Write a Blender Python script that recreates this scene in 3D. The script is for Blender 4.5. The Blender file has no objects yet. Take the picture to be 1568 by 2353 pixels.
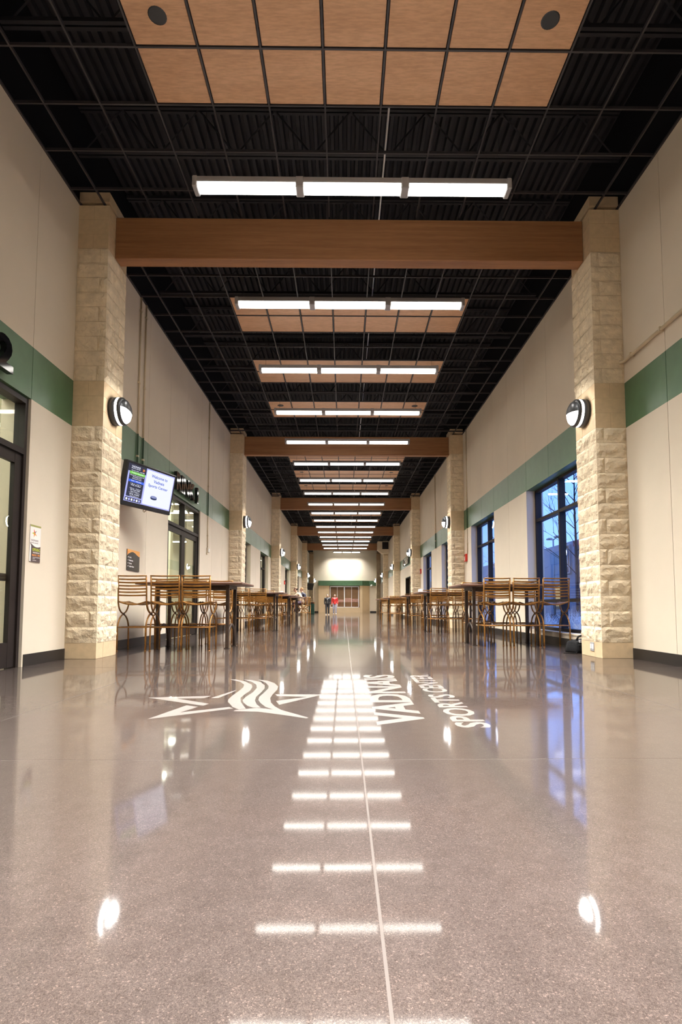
import bpy, bmesh, math, random
from mathutils import Vector, Matrix
from mathutils.noise import noise as mnoise
V3_ = Vector
from math import sin, cos, pi, radians, sqrt, hypot, atan2

C = bpy.context.scene.collection
S = bpy.context.scene
random.seed(7)

# ------------------------------------------------------------------ camera
F_PX, IW, IH = 1247.066, 1568.0, 2353.0
PITCH, YAW = 0.0656, 0.0110
cam = bpy.data.cameras.new('camera')
cam.sensor_fit = 'HORIZONTAL'; cam.sensor_width = 36.0
cam.lens = F_PX / IW * 36.0
cam.shift_x = (IW / 2 - 804.91) / IW
cam.shift_y = (1311.69 - IH / 2) / IW
cam.clip_start = 0.05; cam.clip_end = 600
camo = bpy.data.objects.new('camera', cam); C.objects.link(camo)
fwd = Vector((cos(PITCH) * sin(YAW), cos(PITCH) * cos(YAW), sin(PITCH)))
rgt = Vector((cos(YAW), -sin(YAW), 0.0))
upv = rgt.cross(fwd)
m = Matrix((rgt, upv, -fwd)).transposed().to_4x4()
m.translation = Vector((-0.0827, 0.0, 0.6722))
camo.matrix_world = m
S.camera = camo

# ------------------------------------------------------------------ world: clear blue dusk sky
w = bpy.data.worlds.new('dusk_sky'); S.world = w; w.use_nodes = True
wn = w.node_tree.nodes; wl = w.node_tree.links
bg = wn['Background']
tc = wn.new('ShaderNodeTexCoord'); sp = wn.new('ShaderNodeSeparateXYZ'); rp = wn.new('ShaderNodeValToRGB')
wl.new(tc.outputs['Generated'], sp.inputs[0]); wl.new(sp.outputs['Z'], rp.inputs[0])
rp.color_ramp.elements[0].position = 0.0; rp.color_ramp.elements[0].color = (0.18, 0.36, 0.92, 1)
rp.color_ramp.elements[1].position = 0.6; rp.color_ramp.elements[1].color = (0.10, 0.23, 0.76, 1)
wl.new(rp.outputs[0], bg.inputs[0]); bg.inputs[1].default_value = 2.9

# ------------------------------------------------------------------ view + light levels
S.view_settings.view_transform = 'Standard'
S.view_settings.look = 'None'
S.view_settings.gamma = 1.0
S.view_settings.use_curve_mapping = False
S.view_settings.exposure = 0.22
E_TUBE = 10.0        # hall fluorescent lenses, as seen
P_TUBE = 300.0       # downlight of one hall fixture (W), cut off by its optics
SPREAD = 99.0       # full angle of that downlight (degrees)
E_SCONCE = 34.0      # pillar lamps
E_RINK = 60.0         # tubes in the rink behind the glass doors
E_SCREEN = 1.0       # television picture
S.cycles.use_denoising = True; S.cycles.denoising_input_passes = 'RGB_ALBEDO_NORMAL'; S.cycles.denoising_prefilter = 'ACCURATE'
S.cycles.max_bounces = 9; S.cycles.diffuse_bounces = 4; S.cycles.glossy_bounces = 4
S.cycles.transmission_bounces = 6; S.cycles.transparent_max_bounces = 12
S.cycles.caustics_reflective = False; S.cycles.caustics_refractive = False
S.cycles.sample_clamp_indirect = 6.0

# ------------------------------------------------------------------ dimensions (metres)
U = 0.2032                 # one masonry course
D1, BAY, HW = 7.0518, 9.7755, 3.6757
PROJ, PDEP = 2 * U, 3 * U  # pillar projection and depth
ZG = 6.1129                # open ceiling grid
G = 0.6096
GX = -2.123
Z15, Z18 = 15 * U, 18 * U
ENDY, BACKY = 62.5, -6.0

# ------------------------------------------------------------------ helpers
class MB:
    def __init__(s): s.v = []; s.f = []; s.mi = []
    def add(s, vs, fs, mi=0):
        o = len(s.v); s.v.extend(tuple(p) for p in vs)
        s.f.extend(tuple(i + o for i in f) for f in fs); s.mi.extend([mi] * len(fs)); return s
    def box(s, x0, x1, y0, y1, z0, z1, mi=0, M=None):
        vs = [(x, y, z) for x in (x0, x1) for y in (y0, y1) for z in (z0, z1)]
        if M is not None: vs = [M @ Vector(p) for p in vs]
        return s.add(vs, [(0, 1, 3, 2), (4, 6, 7, 5), (0, 4, 5, 1), (2, 3, 7, 6), (0, 2, 6, 4), (1, 5, 7, 3)], mi)
    def bbox(s, x0, x1, y0, y1, z0, z1, b=0.006, mi=0, M=None):
        # box with chamfered edges
        vs = []
        for sx, X in ((-1, x0), (1, x1)):
            for sy, Y in ((-1, y0), (1, y1)):
                for sz, Z in ((-1, z0), (1, z1)):
                    vs += [(X, Y - sy * b, Z - sz * b), (X - sx * b, Y, Z - sz * b), (X - sx * b, Y - sy * b, Z)]
        bm = bmesh.new()
        for p in vs: bm.verts.new(p if M is None else M @ Vector(p))
        r = bmesh.ops.convex_hull(bm, input=bm.verts)
        bm.verts.index_update()
        s.add([v.co for v in bm.verts], [[v.index for v in f.verts] for f in bm.faces], mi); bm.free(); return s
    def tube(s, pts, r, n=8, cap=True, mi=0):
        pts = [Vector(p) for p in pts]; k = len(pts)
        rs = r if isinstance(r, (list, tuple)) else [r] * k
        rings = []; prev = None
        for i, p in enumerate(pts):
            t = (pts[min(i + 1, k - 1)] - pts[max(i - 1, 0)])
            t = t.normalized() if t.length > 1e-9 else Vector((0, 0, 1))
            if prev is None:
                a = Vector((0, 0, 1)) if abs(t.z) < 0.9 else Vector((1, 0, 0))
                u = t.cross(a).normalized()
            else:
                u = (prev - t * prev.dot(t)); u = u.normalized() if u.length > 1e-6 else t.orthogonal().normalized()
            prev = u; v = t.cross(u)
            rings.append([p + (u * cos(2 * pi * j / n) + v * sin(2 * pi * j / n)) * rs[i] for j in range(n)])
        vs = [q for ring in rings for q in ring]; fs = []
        for i in range(k - 1):
            for j in range(n):
                a, b = i * n + j, i * n + (j + 1) % n
                fs.append((a, b, b + n, a + n))
        if cap: fs += [tuple(range(n - 1, -1, -1)), tuple(range((k - 1) * n, k * n))]
        return s.add(vs, fs, mi)
    def cyl(s, a, b, r, n=16, r2=None, mi=0): return s.tube([a, b], [r, r if r2 is None else r2], n, True, mi)
    def prism(s, poly, z0, z1, M=None, mi=0):
        n = len(poly)
        vs = [Vector((x, y, z0)) for x, y in poly] + [Vector((x, y, z1)) for x, y in poly]
        if M is not None: vs = [M @ p for p in vs]
        fs = [tuple(range(n - 1, -1, -1)), tuple(range(n, 2 * n))] + [(i, (i + 1) % n, n + (i + 1) % n, n + i) for i in range(n)]
        return s.add(vs, fs, mi)
    def lathe(s, prof, M, n=28, mi=0, a0=0.0, a1=2 * pi, close=True):
        # prof: (radius, height) along local z
        full = abs(a1 - a0 - 2 * pi) < 1e-6
        k = n if full else n + 1; vs = []
        for r, h in prof:
            for j in range(k):
                a = a0 + (a1 - a0) * j / n
                vs.append(M @ Vector((r * cos(a), r * sin(a), h)))
        fs = []
        for i in range(len(prof) - 1):
            for j in range(n):
                a, b = i * k + j, i * k + (j + 1) % k
                fs.append((a, b, b + k, a + k))
        return s.add(vs, fs, mi)
    def ell(s, c, rx, ry, rz, n=10, mi=0):
        c = Vector(c); vs = []; fs = []
        for i in range(1, n):
            th = pi * i / n
            for j in range(2 * n):
                ph = pi * j / n
                vs.append(c + Vector((rx * sin(th) * cos(ph), ry * sin(th) * sin(ph), rz * cos(th))))
        top = len(vs); vs.append(c + Vector((0, 0, rz))); bot = len(vs); vs.append(c - Vector((0, 0, rz)))
        k = 2 * n
        for i in range(n - 2):
            for j in range(k): fs.append((i * k + j, (i + 1) * k + j, (i + 1) * k + (j + 1) % k, i * k + (j + 1) % k))
        for j in range(k):
            fs.append((top, j, (j + 1) % k)); fs.append((bot, (n - 2) * k + (j + 1) % k, (n - 2) * k + j))
        return s.add(vs, fs, mi)
    def mesh(s, name, mats, smooth=False, fix=True):
        me = bpy.data.meshes.new(name); me.from_pydata([tuple(v) for v in s.v], [], s.f)
        if fix:
            bm = bmesh.new(); bm.from_mesh(me); bmesh.ops.recalc_face_normals(bm, faces=bm.faces); bm.to_mesh(me); bm.free()
        for mt in (mats if isinstance(mats, (list, tuple)) else [mats]): me.materials.append(mt)
        for i, p in enumerate(me.polygons):
            p.material_index = s.mi[i] if i < len(s.mi) else 0
            p.use_smooth = smooth
        return me
    def obj(s, name, mats, parent=None, smooth=False, loc=None, **kw):
        return link(name, s.mesh(name, mats, smooth), parent, loc, **kw)

def link(name, me, parent=None, loc=None, label=None, cat=None, group=None, kind=None):
    o = bpy.data.objects.new(name, me); C.objects.link(o)
    if parent is not None: o.parent = parent
    if loc is not None: o.location = loc
    return tag(o, label, cat, group, kind)

def tag(o, label=None, cat=None, group=None, kind=None):
    if label: o['label'] = label
    if cat: o['category'] = cat
    if group: o['group'] = group
    if kind: o['kind'] = kind
    return o

def thing(name, label, cat, loc=(0, 0, 0), rz=0.0, group=None, kind=None):
    o = bpy.data.objects.new(name, None); C.objects.link(o)
    o.empty_display_size = 0.1; o.location = loc; o.rotation_euler = (0, 0, rz)
    return tag(o, label, cat, group, kind)

def text_mesh(body, mat, width=None, height=None, depth=0.002, bold=0.0, align='LEFT'):
    cu = bpy.data.curves.new('lettering', 'FONT'); cu.body = body; cu.size = 1.0
    cu.extrude = 0.5; cu.offset = bold; cu.resolution_u = 3
    o = bpy.data.objects.new('lettering', cu); C.objects.link(o)
    bpy.context.view_layer.update()
    dg = bpy.context.evaluated_depsgraph_get()
    me = bpy.data.meshes.new_from_object(o.evaluated_get(dg))
    bpy.data.objects.remove(o); bpy.data.curves.remove(cu)
    xs = [v.co.x for v in me.vertices]; ys = [v.co.y for v in me.vertices]
    x0, x1, y0, y1 = min(xs), max(xs), min(ys), max(ys)
    sy = (height / (y1 - y0)) if height else 1.0
    sx = (width / (x1 - x0)) if width else sy
    if not height: sy = sx
    ox = {'LEFT': x0, 'CENTER': (x0 + x1) / 2, 'RIGHT': x1}[align]
    for v in me.vertices: v.co = Vector(((v.co.x - ox) * sx, (v.co.y - y0) * sy, (v.co.z + 0.5) * depth))
    me.materials.clear(); me.materials.append(mat)
    return me

# ------------------------------------------------------------------ materials
def mat(name, col, rough=0.6, metal=0.0, spec=0.5):
    mt = bpy.data.materials.new(name); mt.use_nodes = True
    b = mt.node_tree.nodes['Principled BSDF']
    b.inputs['Base Color'].default_value = (*col, 1); b.inputs['Roughness'].default_value = rough
    b.inputs['Metallic'].default_value = metal; b.inputs['Specular IOR Level'].default_value = spec
    return mt
def N(mt, t): return mt.node_tree.nodes.new(t)
def Lk(mt, a, b): mt.node_tree.links.new(a, b)
def bsdf(mt): return mt.node_tree.nodes['Principled BSDF']
def objcoord(mt, scale=(1, 1, 1), rot=(0, 0, 0), world=False):
    t = N(mt, 'ShaderNodeNewGeometry') if world else N(mt, 'ShaderNodeTexCoord')
    mp = N(mt, 'ShaderNodeMapping'); mp.inputs['Scale'].default_value = scale; mp.inputs['Rotation'].default_value = rot
    Lk(mt, t.outputs['Position'] if world else t.outputs['Object'], mp.inputs[0]); return mp.outputs[0]
def noise(mt, co, scale, detail=4, rough=0.55):
    n = N(mt, 'ShaderNodeTexNoise'); n.inputs['Scale'].default_value = scale; n.inputs['Detail'].default_value = detail
    n.inputs['Roughness'].default_value = rough; Lk(mt, co, n.inputs['Vector']); return n.outputs['Fac']
def ramp(mt, fac, stops):
    r = N(mt, 'ShaderNodeValToRGB'); e = r.color_ramp.elements
    while len(e) < len(stops): e.new(0.5)
    for i, (p, c) in enumerate(stops): e[i].position = p; e[i].color = (*c, 1)
    Lk(mt, fac, r.inputs[0]); return r.outputs[0]
def mixc(mt, a, b, fac, mode='MIX'):
    x = N(mt, 'ShaderNodeMix'); x.data_type = 'RGBA'; x.blend_type = mode
    for sck, val in ((x.inputs[0], fac), (x.inputs[6], a), (x.inputs[7], b)):
        if hasattr(val, 'links'): Lk(mt, val, sck)
        elif isinstance(val, (int, float)): sck.default_value = val
        else: sck.default_value = (*val, 1)
    return x.outputs[2]
def bump(mt, fac, dist, strength=1.0):
    b = N(mt, 'ShaderNodeBump'); b.inputs['Distance'].default_value = dist; b.inputs['Strength'].default_value = strength
    Lk(mt, fac, b.inputs['Height']); Lk(mt, b.outputs[0], bsdf(mt).inputs['Normal'])
def noisy(name, col, rough, var=0.12, scale=3.0, bscale=None, bdist=0.001, metal=0.0, spec=0.5, world=False, stretch=(1, 1, 1)):
    mt = mat(name, col, rough, metal, spec)
    co = objcoord(mt, stretch, world=world)
    f = noise(mt, co, scale)
    lo = tuple(c * (1 - var) for c in col); hi = tuple(min(1, c * (1 + var)) for c in col)
    Lk(mt, ramp(mt, f, [(0.3, lo), (0.7, hi)]), bsdf(mt).inputs['Base Color'])
    if bscale: bump(mt, noise(mt, co, bscale, 3), bdist)
    return mt
def emis(name, col, strength):
    mt = bpy.data.materials.new(name); mt.use_nodes = True; nt = mt.node_tree; nt.nodes.clear()
    e = nt.nodes.new('ShaderNodeEmission'); o = nt.nodes.new('ShaderNodeOutputMaterial')
    e.inputs[0].default_value = (*col, 1); e.inputs[1].default_value = strength
    nt.links.new(e.outputs[0], o.inputs[0]); return mt

M = {}
M['wall'] = noisy('cream_stucco', (0.70, 0.615, 0.49), 0.72, 0.03, 1.2, 240.0, 0.0012, world=True, spec=0.3)
M['band'] = noisy('green_stucco', (0.075, 0.155, 0.078), 0.36, 0.10, 6.0, 240.0, 0.0012, world=True)
M['joint'] = mat('joint_sealant', (0.50, 0.43, 0.33), 0.8)
M['jointg'] = mat('joint_sealant_green', (0.03, 0.075, 0.035), 0.7)
M['blackwall'] = mat('black_painted_wall', (0.008, 0.008, 0.010), 0.9, spec=0.1)
M['basebd'] = mat('black_rubber_base', (0.016, 0.014, 0.013), 0.45)
M['rock'] = noisy('split_face_limestone', (0.735, 0.615, 0.435), 0.85, 0.13, 9.0, 45.0, 0.006, world=True, spec=0.25)
M['smooth'] = noisy('ground_face_limestone', (0.66, 0.50, 0.31), 0.7, 0.07, 14.0, 150.0, 0.001, world=True, spec=0.3)
M['mortar'] = mat('tan_mortar', (0.54, 0.41, 0.26), 0.95, spec=0.1)
M['bronze'] = noisy('dark_bronze_frame', (0.020, 0.0145, 0.0125), 0.5, 0.15, 5.0, spec=0.25)
M['black'] = noisy('satin_black', (0.012, 0.012, 0.013), 0.4, 0.15, 20.0)
M['gloss'] = mat('gloss_black_acrylic', (0.006, 0.006, 0.007), 0.06)
M['grid'] = mat('black_grid_tee', (0.030, 0.026, 0.028), 0.5)
M['deck'] = noisy('black_roof_deck', (0.012, 0.011, 0.014), 0.7, 0.2, 2.0)
M['white'] = mat('white_enamel', (0.80, 0.80, 0.78), 0.4)
M['housing'] = noisy('grey_enamel_housing', (0.35, 0.35, 0.36), 0.4, 0.05, 5.0)
M['lens'] = emis('fluorescent_lens', (1.0, 0.945, 0.86), E_TUBE)
M['sconce_lens'] = emis('sconce_lens', (1.0, 0.97, 0.93), E_SCONCE)
M['rink_tube'] = emis('rink_tube', (1.0, 1.0, 0.86), E_RINK)
M['lampmetal'] = noisy('graphite_lamp_metal', (0.06, 0.062, 0.066), 0.35, 0.1, 6.0, metal=0.4)
M['rinkwall'] = noisy('pale_green_block_wall', (0.68, 0.65, 0.52), 0.8, 0.05, 2.0, world=True)
M['rinkfloor'] = noisy('grey_rink_floor', (0.30, 0.28, 0.26), 0.4, 0.1, 2.0, world=True)
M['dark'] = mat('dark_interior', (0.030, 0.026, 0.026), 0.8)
M['red'] = noisy('red_enamel', (0.62, 0.035, 0.02), 0.4, 0.06, 8.0)
M['pipe'] = noisy('cream_painted_conduit', (0.60, 0.50, 0.34), 0.5, 0.05, 6.0)
M['tan'] = noisy('tan_block', (0.58, 0.43, 0.26), 0.7, 0.06, 1.0, world=True)
M['snow'] = noisy('dusk_snow', (0.80, 0.82, 0.86), 0.9, 0.25, 3.0, 14.0, 0.02, world=True)
M['asphalt'] = noisy('dark_asphalt', (0.05, 0.05, 0.06), 0.8, 0.3, 1.0, world=True)
M['bark'] = noisy('dark_bark', (0.035, 0.03, 0.03), 0.9, 0.2, 20.0)
M['twig'] = noisy('frosted_twig', (0.70, 0.74, 0.82), 0.9, 0.4, 20.0)

def polish(mt):
    # burnished sealer over a finely honed surface
    b = bsdf(mt); b.inputs['Roughness'].default_value = 0.29; b.inputs['IOR'].default_value = 1.45; b.inputs['Specular IOR Level'].default_value = 0.10
    b.inputs['Coat Weight'].default_value = 1.0; b.inputs['Coat Roughness'].default_value = 0.04; b.inputs['Coat IOR'].default_value = 1.46
# floor: ground and polished concrete, stone flecks
mt = mat('polished_concrete', (0.3, 0.25, 0.22), 0.10); M['floor'] = mt
co = objcoord(mt, world=True)
big = noise(mt, co, 0.8, 5); mid = noise(mt, co, 14.0, 5)
base = ramp(mt, big, [(0.30, (0.062, 0.049, 0.044)), (0.55, (0.070, 0.055, 0.050)), (0.75, (0.079, 0.062, 0.056))])
base = mixc(mt, base, ramp(mt, mid, [(0.35, (0.90, 0.89, 0.88)), (0.65, (1.06, 1.06, 1.06))]), 1.0, 'MULTIPLY')
vo = N(mt, 'ShaderNodeTexVoronoi'); vo.inputs['Scale'].default_value = 330.0; Lk(mt, co, vo.inputs['Vector'])
sx = N(mt, 'ShaderNodeSeparateColor'); Lk(mt, vo.outputs['Color'], sx.inputs[0])
fl = ramp(mt, sx.outputs[0], [(0.0, (0.62, 0.59, 0.57)), (0.25, (0.90, 0.88, 0.87)), (0.72, (1.0, 1.0, 1.0)), (0.92, (1.15, 1.14, 1.13)), (1.0, (1.9, 1.85, 1.8))])
base = mixc(mt, base, fl, 1.0, 'MULTIPLY')
vo2 = N(mt, 'ShaderNodeTexVoronoi'); vo2.inputs['Scale'].default_value = 800.0; Lk(mt, co, vo2.inputs['Vector'])
sx2 = N(mt, 'ShaderNodeSeparateColor'); Lk(mt, vo2.outputs['Color'], sx2.inputs[0])
base = mixc(mt, base, ramp(mt, sx2.outputs[1], [(0.1, (0.7, 0.69, 0.68)), (0.6, (1.0, 1.0, 1.0)), (0.95, (1.5, 1.48, 1.45))]), 1.0, 'MULTIPLY')
Lk(mt, base, bsdf(mt).inputs['Base Color'])
bsdf(mt).inputs['IOR'].default_value = 1.45
polish(mt)
Lk(mt, ramp(mt, noise(mt, co, 2.0, 4), [(0.3, (0.042,) * 3), (0.7, (0.060,) * 3)]), bsdf(mt).inputs['Coat Roughness'])
bump(mt, noise(mt, co, 4.0, 2), 0.00025)
# inlay in the floor: same polish, pale stain
mt = mat('pale_floor_stain', (0.60, 0.53, 0.48), 0.12); M['inlay'] = mt; polish(mt); bsdf(mt).inputs['Coat Weight'].default_value = 0.45; bsdf(mt).inputs['Roughness'].default_value = 0.32
co = objcoord(mt, world=True)
Lk(mt, ramp(mt, noise(mt, co, 60.0, 4), [(0.3, (0.185, 0.166, 0.154)), (0.7, (0.215, 0.195, 0.182))]), bsdf(mt).inputs['Base Color'])
bsdf(mt).inputs['IOR'].default_value = 1.45
bump(mt, noise(mt, co, 4.0, 2), 0.00025)
M['floorjoint'] = mat('floor_joint_filler', (0.095, 0.078, 0.069), 0.6)

def wood(name, lo, hi, rough, stretch, scale=6.0):
    mt = mat(name, hi, rough)
    co = objcoord(mt, stretch, world=True)
    g = noise(mt, co, scale, 6, 0.6); f = noise(mt, co, scale * 9, 3)
    c = ramp(mt, g, [(0.32, lo), (0.68, hi)])
    c = mixc(mt, c, ramp(mt, f, [(0.35, (0.86, 0.85, 0.83)), (0.65, (1.06, 1.06, 1.06))]), 1.0, 'MULTIPLY')
    Lk(mt, c, bsdf(mt).inputs['Base Color']); return mt
M['cloud'] = wood('maple_veneer_panel', (0.60, 0.345, 0.19), (0.67, 0.40, 0.23), 0.5, (0.5, 3, 3), 2.0)
M['beam'] = wood('glulam_timber', (0.24, 0.105, 0.042), (0.35, 0.165, 0.068), 0.5, (0.25, 5, 9), 2.2)
M['top'] = wood('brown_table_top', (0.085, 0.040, 0.026), (0.15, 0.072, 0.045), 0.45, (1, 6, 6), 3.0)
M['rust'] = noisy('rust_brown_wrought_iron', (0.25, 0.108, 0.016), 0.38, 0.35, 14.0, 60.0, 0.001, metal=0.25)
M['iron'] = noisy('dark_brown_iron', (0.060, 0.040, 0.028), 0.42, 0.3, 10.0, 60.0, 0.001, metal=0.4)

def glass(name, tint=(1, 1, 1)):
    mt = bpy.data.materials.new(name); mt.use_nodes = True; nt = mt.node_tree; nt.nodes.clear()
    t = nt.nodes.new('ShaderNodeBsdfTransparent'); g = nt.nodes.new('ShaderNodeBsdfGlossy'); mx = nt.nodes.new('ShaderNodeMixShader')
    ge = nt.nodes.new('ShaderNodeNewGeometry'); o = nt.nodes.new('ShaderNodeOutputMaterial')
    def mth(op, x, y=None):
        q = nt.nodes.new('ShaderNodeMath'); q.operation = op
        for k_, v_ in enumerate((x, y)):
            if v_ is None: continue
            if hasattr(v_, 'links'): nt.links.new(v_, q.inputs[k_])
            else: q.inputs[k_].default_value = v_
        return q.outputs[0]
    dt = nt.nodes.new('ShaderNodeVectorMath'); dt.operation = 'DOT_PRODUCT'
    nt.links.new(ge.outputs['Incoming'], dt.inputs[0]); nt.links.new(ge.outputs['Normal'], dt.inputs[1])
    fr = mth('ADD', mth('MULTIPLY', mth('POWER', mth('SUBTRACT', 1.0, mth('ABSOLUTE', dt.outputs['Value'])), 5.0), 0.96), 0.035)   # Schlick reflectance
    g.inputs['Roughness'].default_value = 0.0
    t.inputs[0].default_value = (*tint, 1)
    nt.links.new(fr, mx.inputs[0]); nt.links.new(t.outputs[0], mx.inputs[1]); nt.links.new(g.outputs[0], mx.inputs[2])
    nt.links.new(mx.outputs[0], o.inputs[0]); return mt
M['glass'] = glass('window_glass', (0.95, 0.965, 0.965))
M['doorglass'] = glass('door_glass', (0.95, 0.97, 0.945))

LEFT, RIGHT = -1, 1
def bayc(b): return 12.2437 + (b - 1) * BAY       # centre of bay b (bay 1 lies between the first two pillar pairs)
J = 1.2192

# ================================================================== floor
floor = tag(bpy.data.objects.new('floor', None), kind='structure'); C.objects.link(floor)
xs = [-4.05, -2.1, -0.004, 2.1, 4.05]
ys = [BACKY, -1.20, 2.44, 6.07] + [9.75 + 3.66 * i for i in range(14)] + [ENDY + 0.2]
gp = 0.0035
for i in range(4):
    for j in range(len(ys) - 1):
        b = MB(); b.box(xs[i] + gp, xs[i + 1] - gp, ys[j] + gp, ys[j + 1] - gp, -0.12, 0.0); b.obj('slab', M['floor'], floor)
b = MB(); b.box(-4.05, 4.05, BACKY, ENDY + 0.2, -0.13, -0.0009); b.obj('joint_filler', M['floorjoint'], floor)

# ================================================================== side walls in stucco panels
OPEN = {LEFT: {0: [(1, 3, 0.0, Z15)], 1: [(-1, 1, 0.0, Z15)], 2: [(-3, -1, 0.2, Z15), (1, 3, 0.2, Z15)], 3: [(-3, -1, 0.2, Z15), (1, 3, 0.2, Z15)], 4: [(-1, 1, 0.0, Z15)]},
        RIGHT: {1: [(-3, -1, 0.2, Z15), (1, 3, 0.2, Z15)], 2: [(-3, -1, 0.2, Z15), (1, 3, 0.2, Z15)], 3: [(-1, 1, 0.0, 2.41)]}}
TH = 0.34
def xr(side, d0, d1):
    # x range at depth d0..d1 behind the wall face
    a, c = side * (HW + d0), side * (HW + d1); return min(a, c), max(a, c)
for side, wname in ((LEFT, 'wall_left'), (RIGHT, 'wall_right')):
    wall = tag(bpy.data.objects.new(wname, None), kind='structure'); C.objects.link(wall)
    cuts = []
    for bi in range(-1, 7):
        for k in (-3, -2, -1, 0, 1, 2, 3): cuts.append((bayc(bi) + k * J, bi, k))
    pts = [(BACKY, -2, -9)] + [c for c in cuts if BACKY + 0.3 < c[0] < ENDY - 0.3] + [(ENDY, 9, 9)]
    fill = MB(); fillg = MB(); dk = MB()
    for i in range(len(pts) - 1):
        (ya, bi, k), (yb, _, _) = pts[i], pts[i + 1]
        g = 0.004
        lo0, lo1 = [], None
        hole = None
        for (k0, k1, z0, z1) in OPEN[side].get(bi, []):
            if k0 <= k < k1: hole = (z0, z1)
        x0, x1 = xr(side, 0.0, TH)
        spans = [(0.0, Z15)] if hole is None else [s_ for s_ in ((0.0, hole[0]), (hole[1], Z15)) if s_[1] - s_[0] > 0.02]
        for z0, z1 in spans:
            b = MB(); b.box(x0, x1, ya + g, yb - g, z0, z1); b.obj('panel', M['wall'], wall)
        b = MB(); b.box(x0, x1, ya + g, yb - g, Z15 + 0.0005, Z18); b.obj('band_panel', M['band'], wall)
        b = MB(); b.box(x0, x1, ya + g, yb - g, Z18 + 0.0005, ZG); b.obj('panel', M['wall'], wall)
        fx0, fx1 = xr(side, 0.007, TH - 0.01)
        if i > 0:
            prev_hole = None
            pk, pb = pts[i - 1][2], pts[i - 1][1]
            for (k0, k1, z0, z1) in OPEN[side].get(pb, []):
                if k0 <= pk < k1: prev_hole = (z0, z1)
            if hole is None and prev_hole is None: fill.box(fx0, fx1, ya - g - 0.001, ya + g + 0.001, 0.0, Z15)
            fillg.box(fx0, fx1, ya - g - 0.001, ya + g + 0.001, Z15, Z18)
            fill.box(fx0, fx1, ya - g - 0.001, ya + g + 0.001, Z18, ZG)
    dx0, dx1 = xr(side, 0.02, TH)
    dk.box(dx0, dx1, BACKY, ENDY, ZG + 0.001, 7.7)
    fill.obj('joint_sealant', M['joint'], wall); fillg.obj('joint_sealant', M['jointg'], wall)
    dk.obj('upper_wall', M['blackwall'], wall)
    # rubber base between pillars and openings
    bb = tag(bpy.data.objects.new('baseboard_left' if side < 0 else 'baseboard_right', None), kind='structure'); C.objects.link(bb)
    bx0, bx1 = xr(side, -0.012, -0.0005)
    holes = []
    for bi, lst in OPEN[side].items():
        for (k0, k1, z0, z1) in lst:
            if z0 < 0.1: holes.append((bayc(bi) + k0 * J - 0.02, bayc(bi) + k1 * J + 0.03))
    for i in range(6): holes.append((D1 + i * BAY - 0.006, D1 + i * BAY + PDEP + 0.006))
    holes.sort(); y = BACKY
    for h0, h1 in holes + [(ENDY - 0.01, ENDY)]:
        if h0 > y + 0.05:
            b = MB(); b.box(bx0, bx1, y, h0, 0.0, 0.135); b.obj('base_strip', M['basebd'], bb)
        y = max(y, h1)

# ================================================================== ends of the hall
b = MB(); b.box(-4.05, 4.05, BACKY - 0.25, BACKY, 0.0, 7.7); b.obj('wall_back', M['wall'], kind='structure')
wf = tag(bpy.data.objects.new('wall_front', None), kind='structure'); C.objects.link(wf)
b = MB(); b.box(-4.05, 4.05, ENDY, ENDY + 0.3, 0.0, 7.7); b.obj('end_panel', M['wall'], wf)
# concession bay: tan block front with a canted right end and a green fascia
yo = ENDY - 0.55
def bayfront(mb, z0, z1, out, xa, xb):
    mb.prism([(xa, ENDY - 0.001), (xa, yo - out), (xb, yo - out), (xb + 0.85 + out, ENDY - 0.001)], z0, z1)
b = MB()
for za, zb, xa, xb in ((0.0, 0.55, -3.0, 2.0), (0.55, Z15, -3.0, -1.78), (0.55, Z15, 1.68, 2.0)):
    if xb == 2.0: bayfront(b, za, zb, 0.0, xa, xb)
    else: b.box(xa, xb, yo, ENDY - 0.001, za, zb)
b.obj('tan_block_front', M['tan'], wf)
b = MB(); bayfront(b, Z15 + 0.001, Z18 - 0.04, 0.04, -3.03, 2.0); b.box(2.7, 3.64, ENDY - 0.06, ENDY - 0.002, Z15 + 0.001, Z18 - 0.04); b.obj('green_fascia', M['band'], wf)
b = MB(); b.box(-3.66, -3.04, ENDY - 0.014, ENDY - 0.001, 0, 0.135); b.box(2.9, 3.66, ENDY - 0.014, ENDY - 0.001, 0, 0.135); b.obj('base_strip', M['basebd'], wf)
M['shop'] = noisy('brown_shutter', (0.36, 0.19, 0.09), 0.6, 0.2, 1.5, world=True)  # plain brown backing inside the service window
M['shoppink'] = noisy('pink_wrapped_goods', (0.75, 0.40, 0.32), 0.5, 0.2, 6.0, world=True)
win = thing('concession_window', 'white-framed four-pane service window with brown interior in the tan end wall', 'window', (0, yo, 0))
b = MB(); b.box(-1.779, 1.679, 0.30, 0.5, 0.551, Z15 - 0.001); b.obj('back_panel', M['shop'], win)
b = MB(); b.box(-1.70, 1.60, 0.20, 0.30, 0.56, 1.15); b.obj('counter', M['beam'], win)
b = MB()
for xa, xb, zt in ((-0.9, -0.1, 1.45), (-0.05, 0.75, 1.62), (0.8, 1.6, 1.55)): b.bbox(xa, xb, 0.205, 0.30, 1.151, zt, 0.03)
b.obj('wrapped_stock', M['shoppink'], win)
b = MB()
for xa, xb in ((-1.70, -1.63), (1.53, 1.60), (-0.10, 0.0)): b.box(xa, xb, 0.02, 0.08, 0.60, 2.96)
for xa in (-0.88, 0.75): b.box(xa, xa + 0.045, 0.03, 0.07, 0.60, 2.96)
b.box(-1.70, 1.60, 0.02, 0.08, 0.56, 0.63); b.box(-1.70, 1.60, 0.02, 0.08, 2.90, 2.97); b.obj('frame', M['white'], win)
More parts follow.
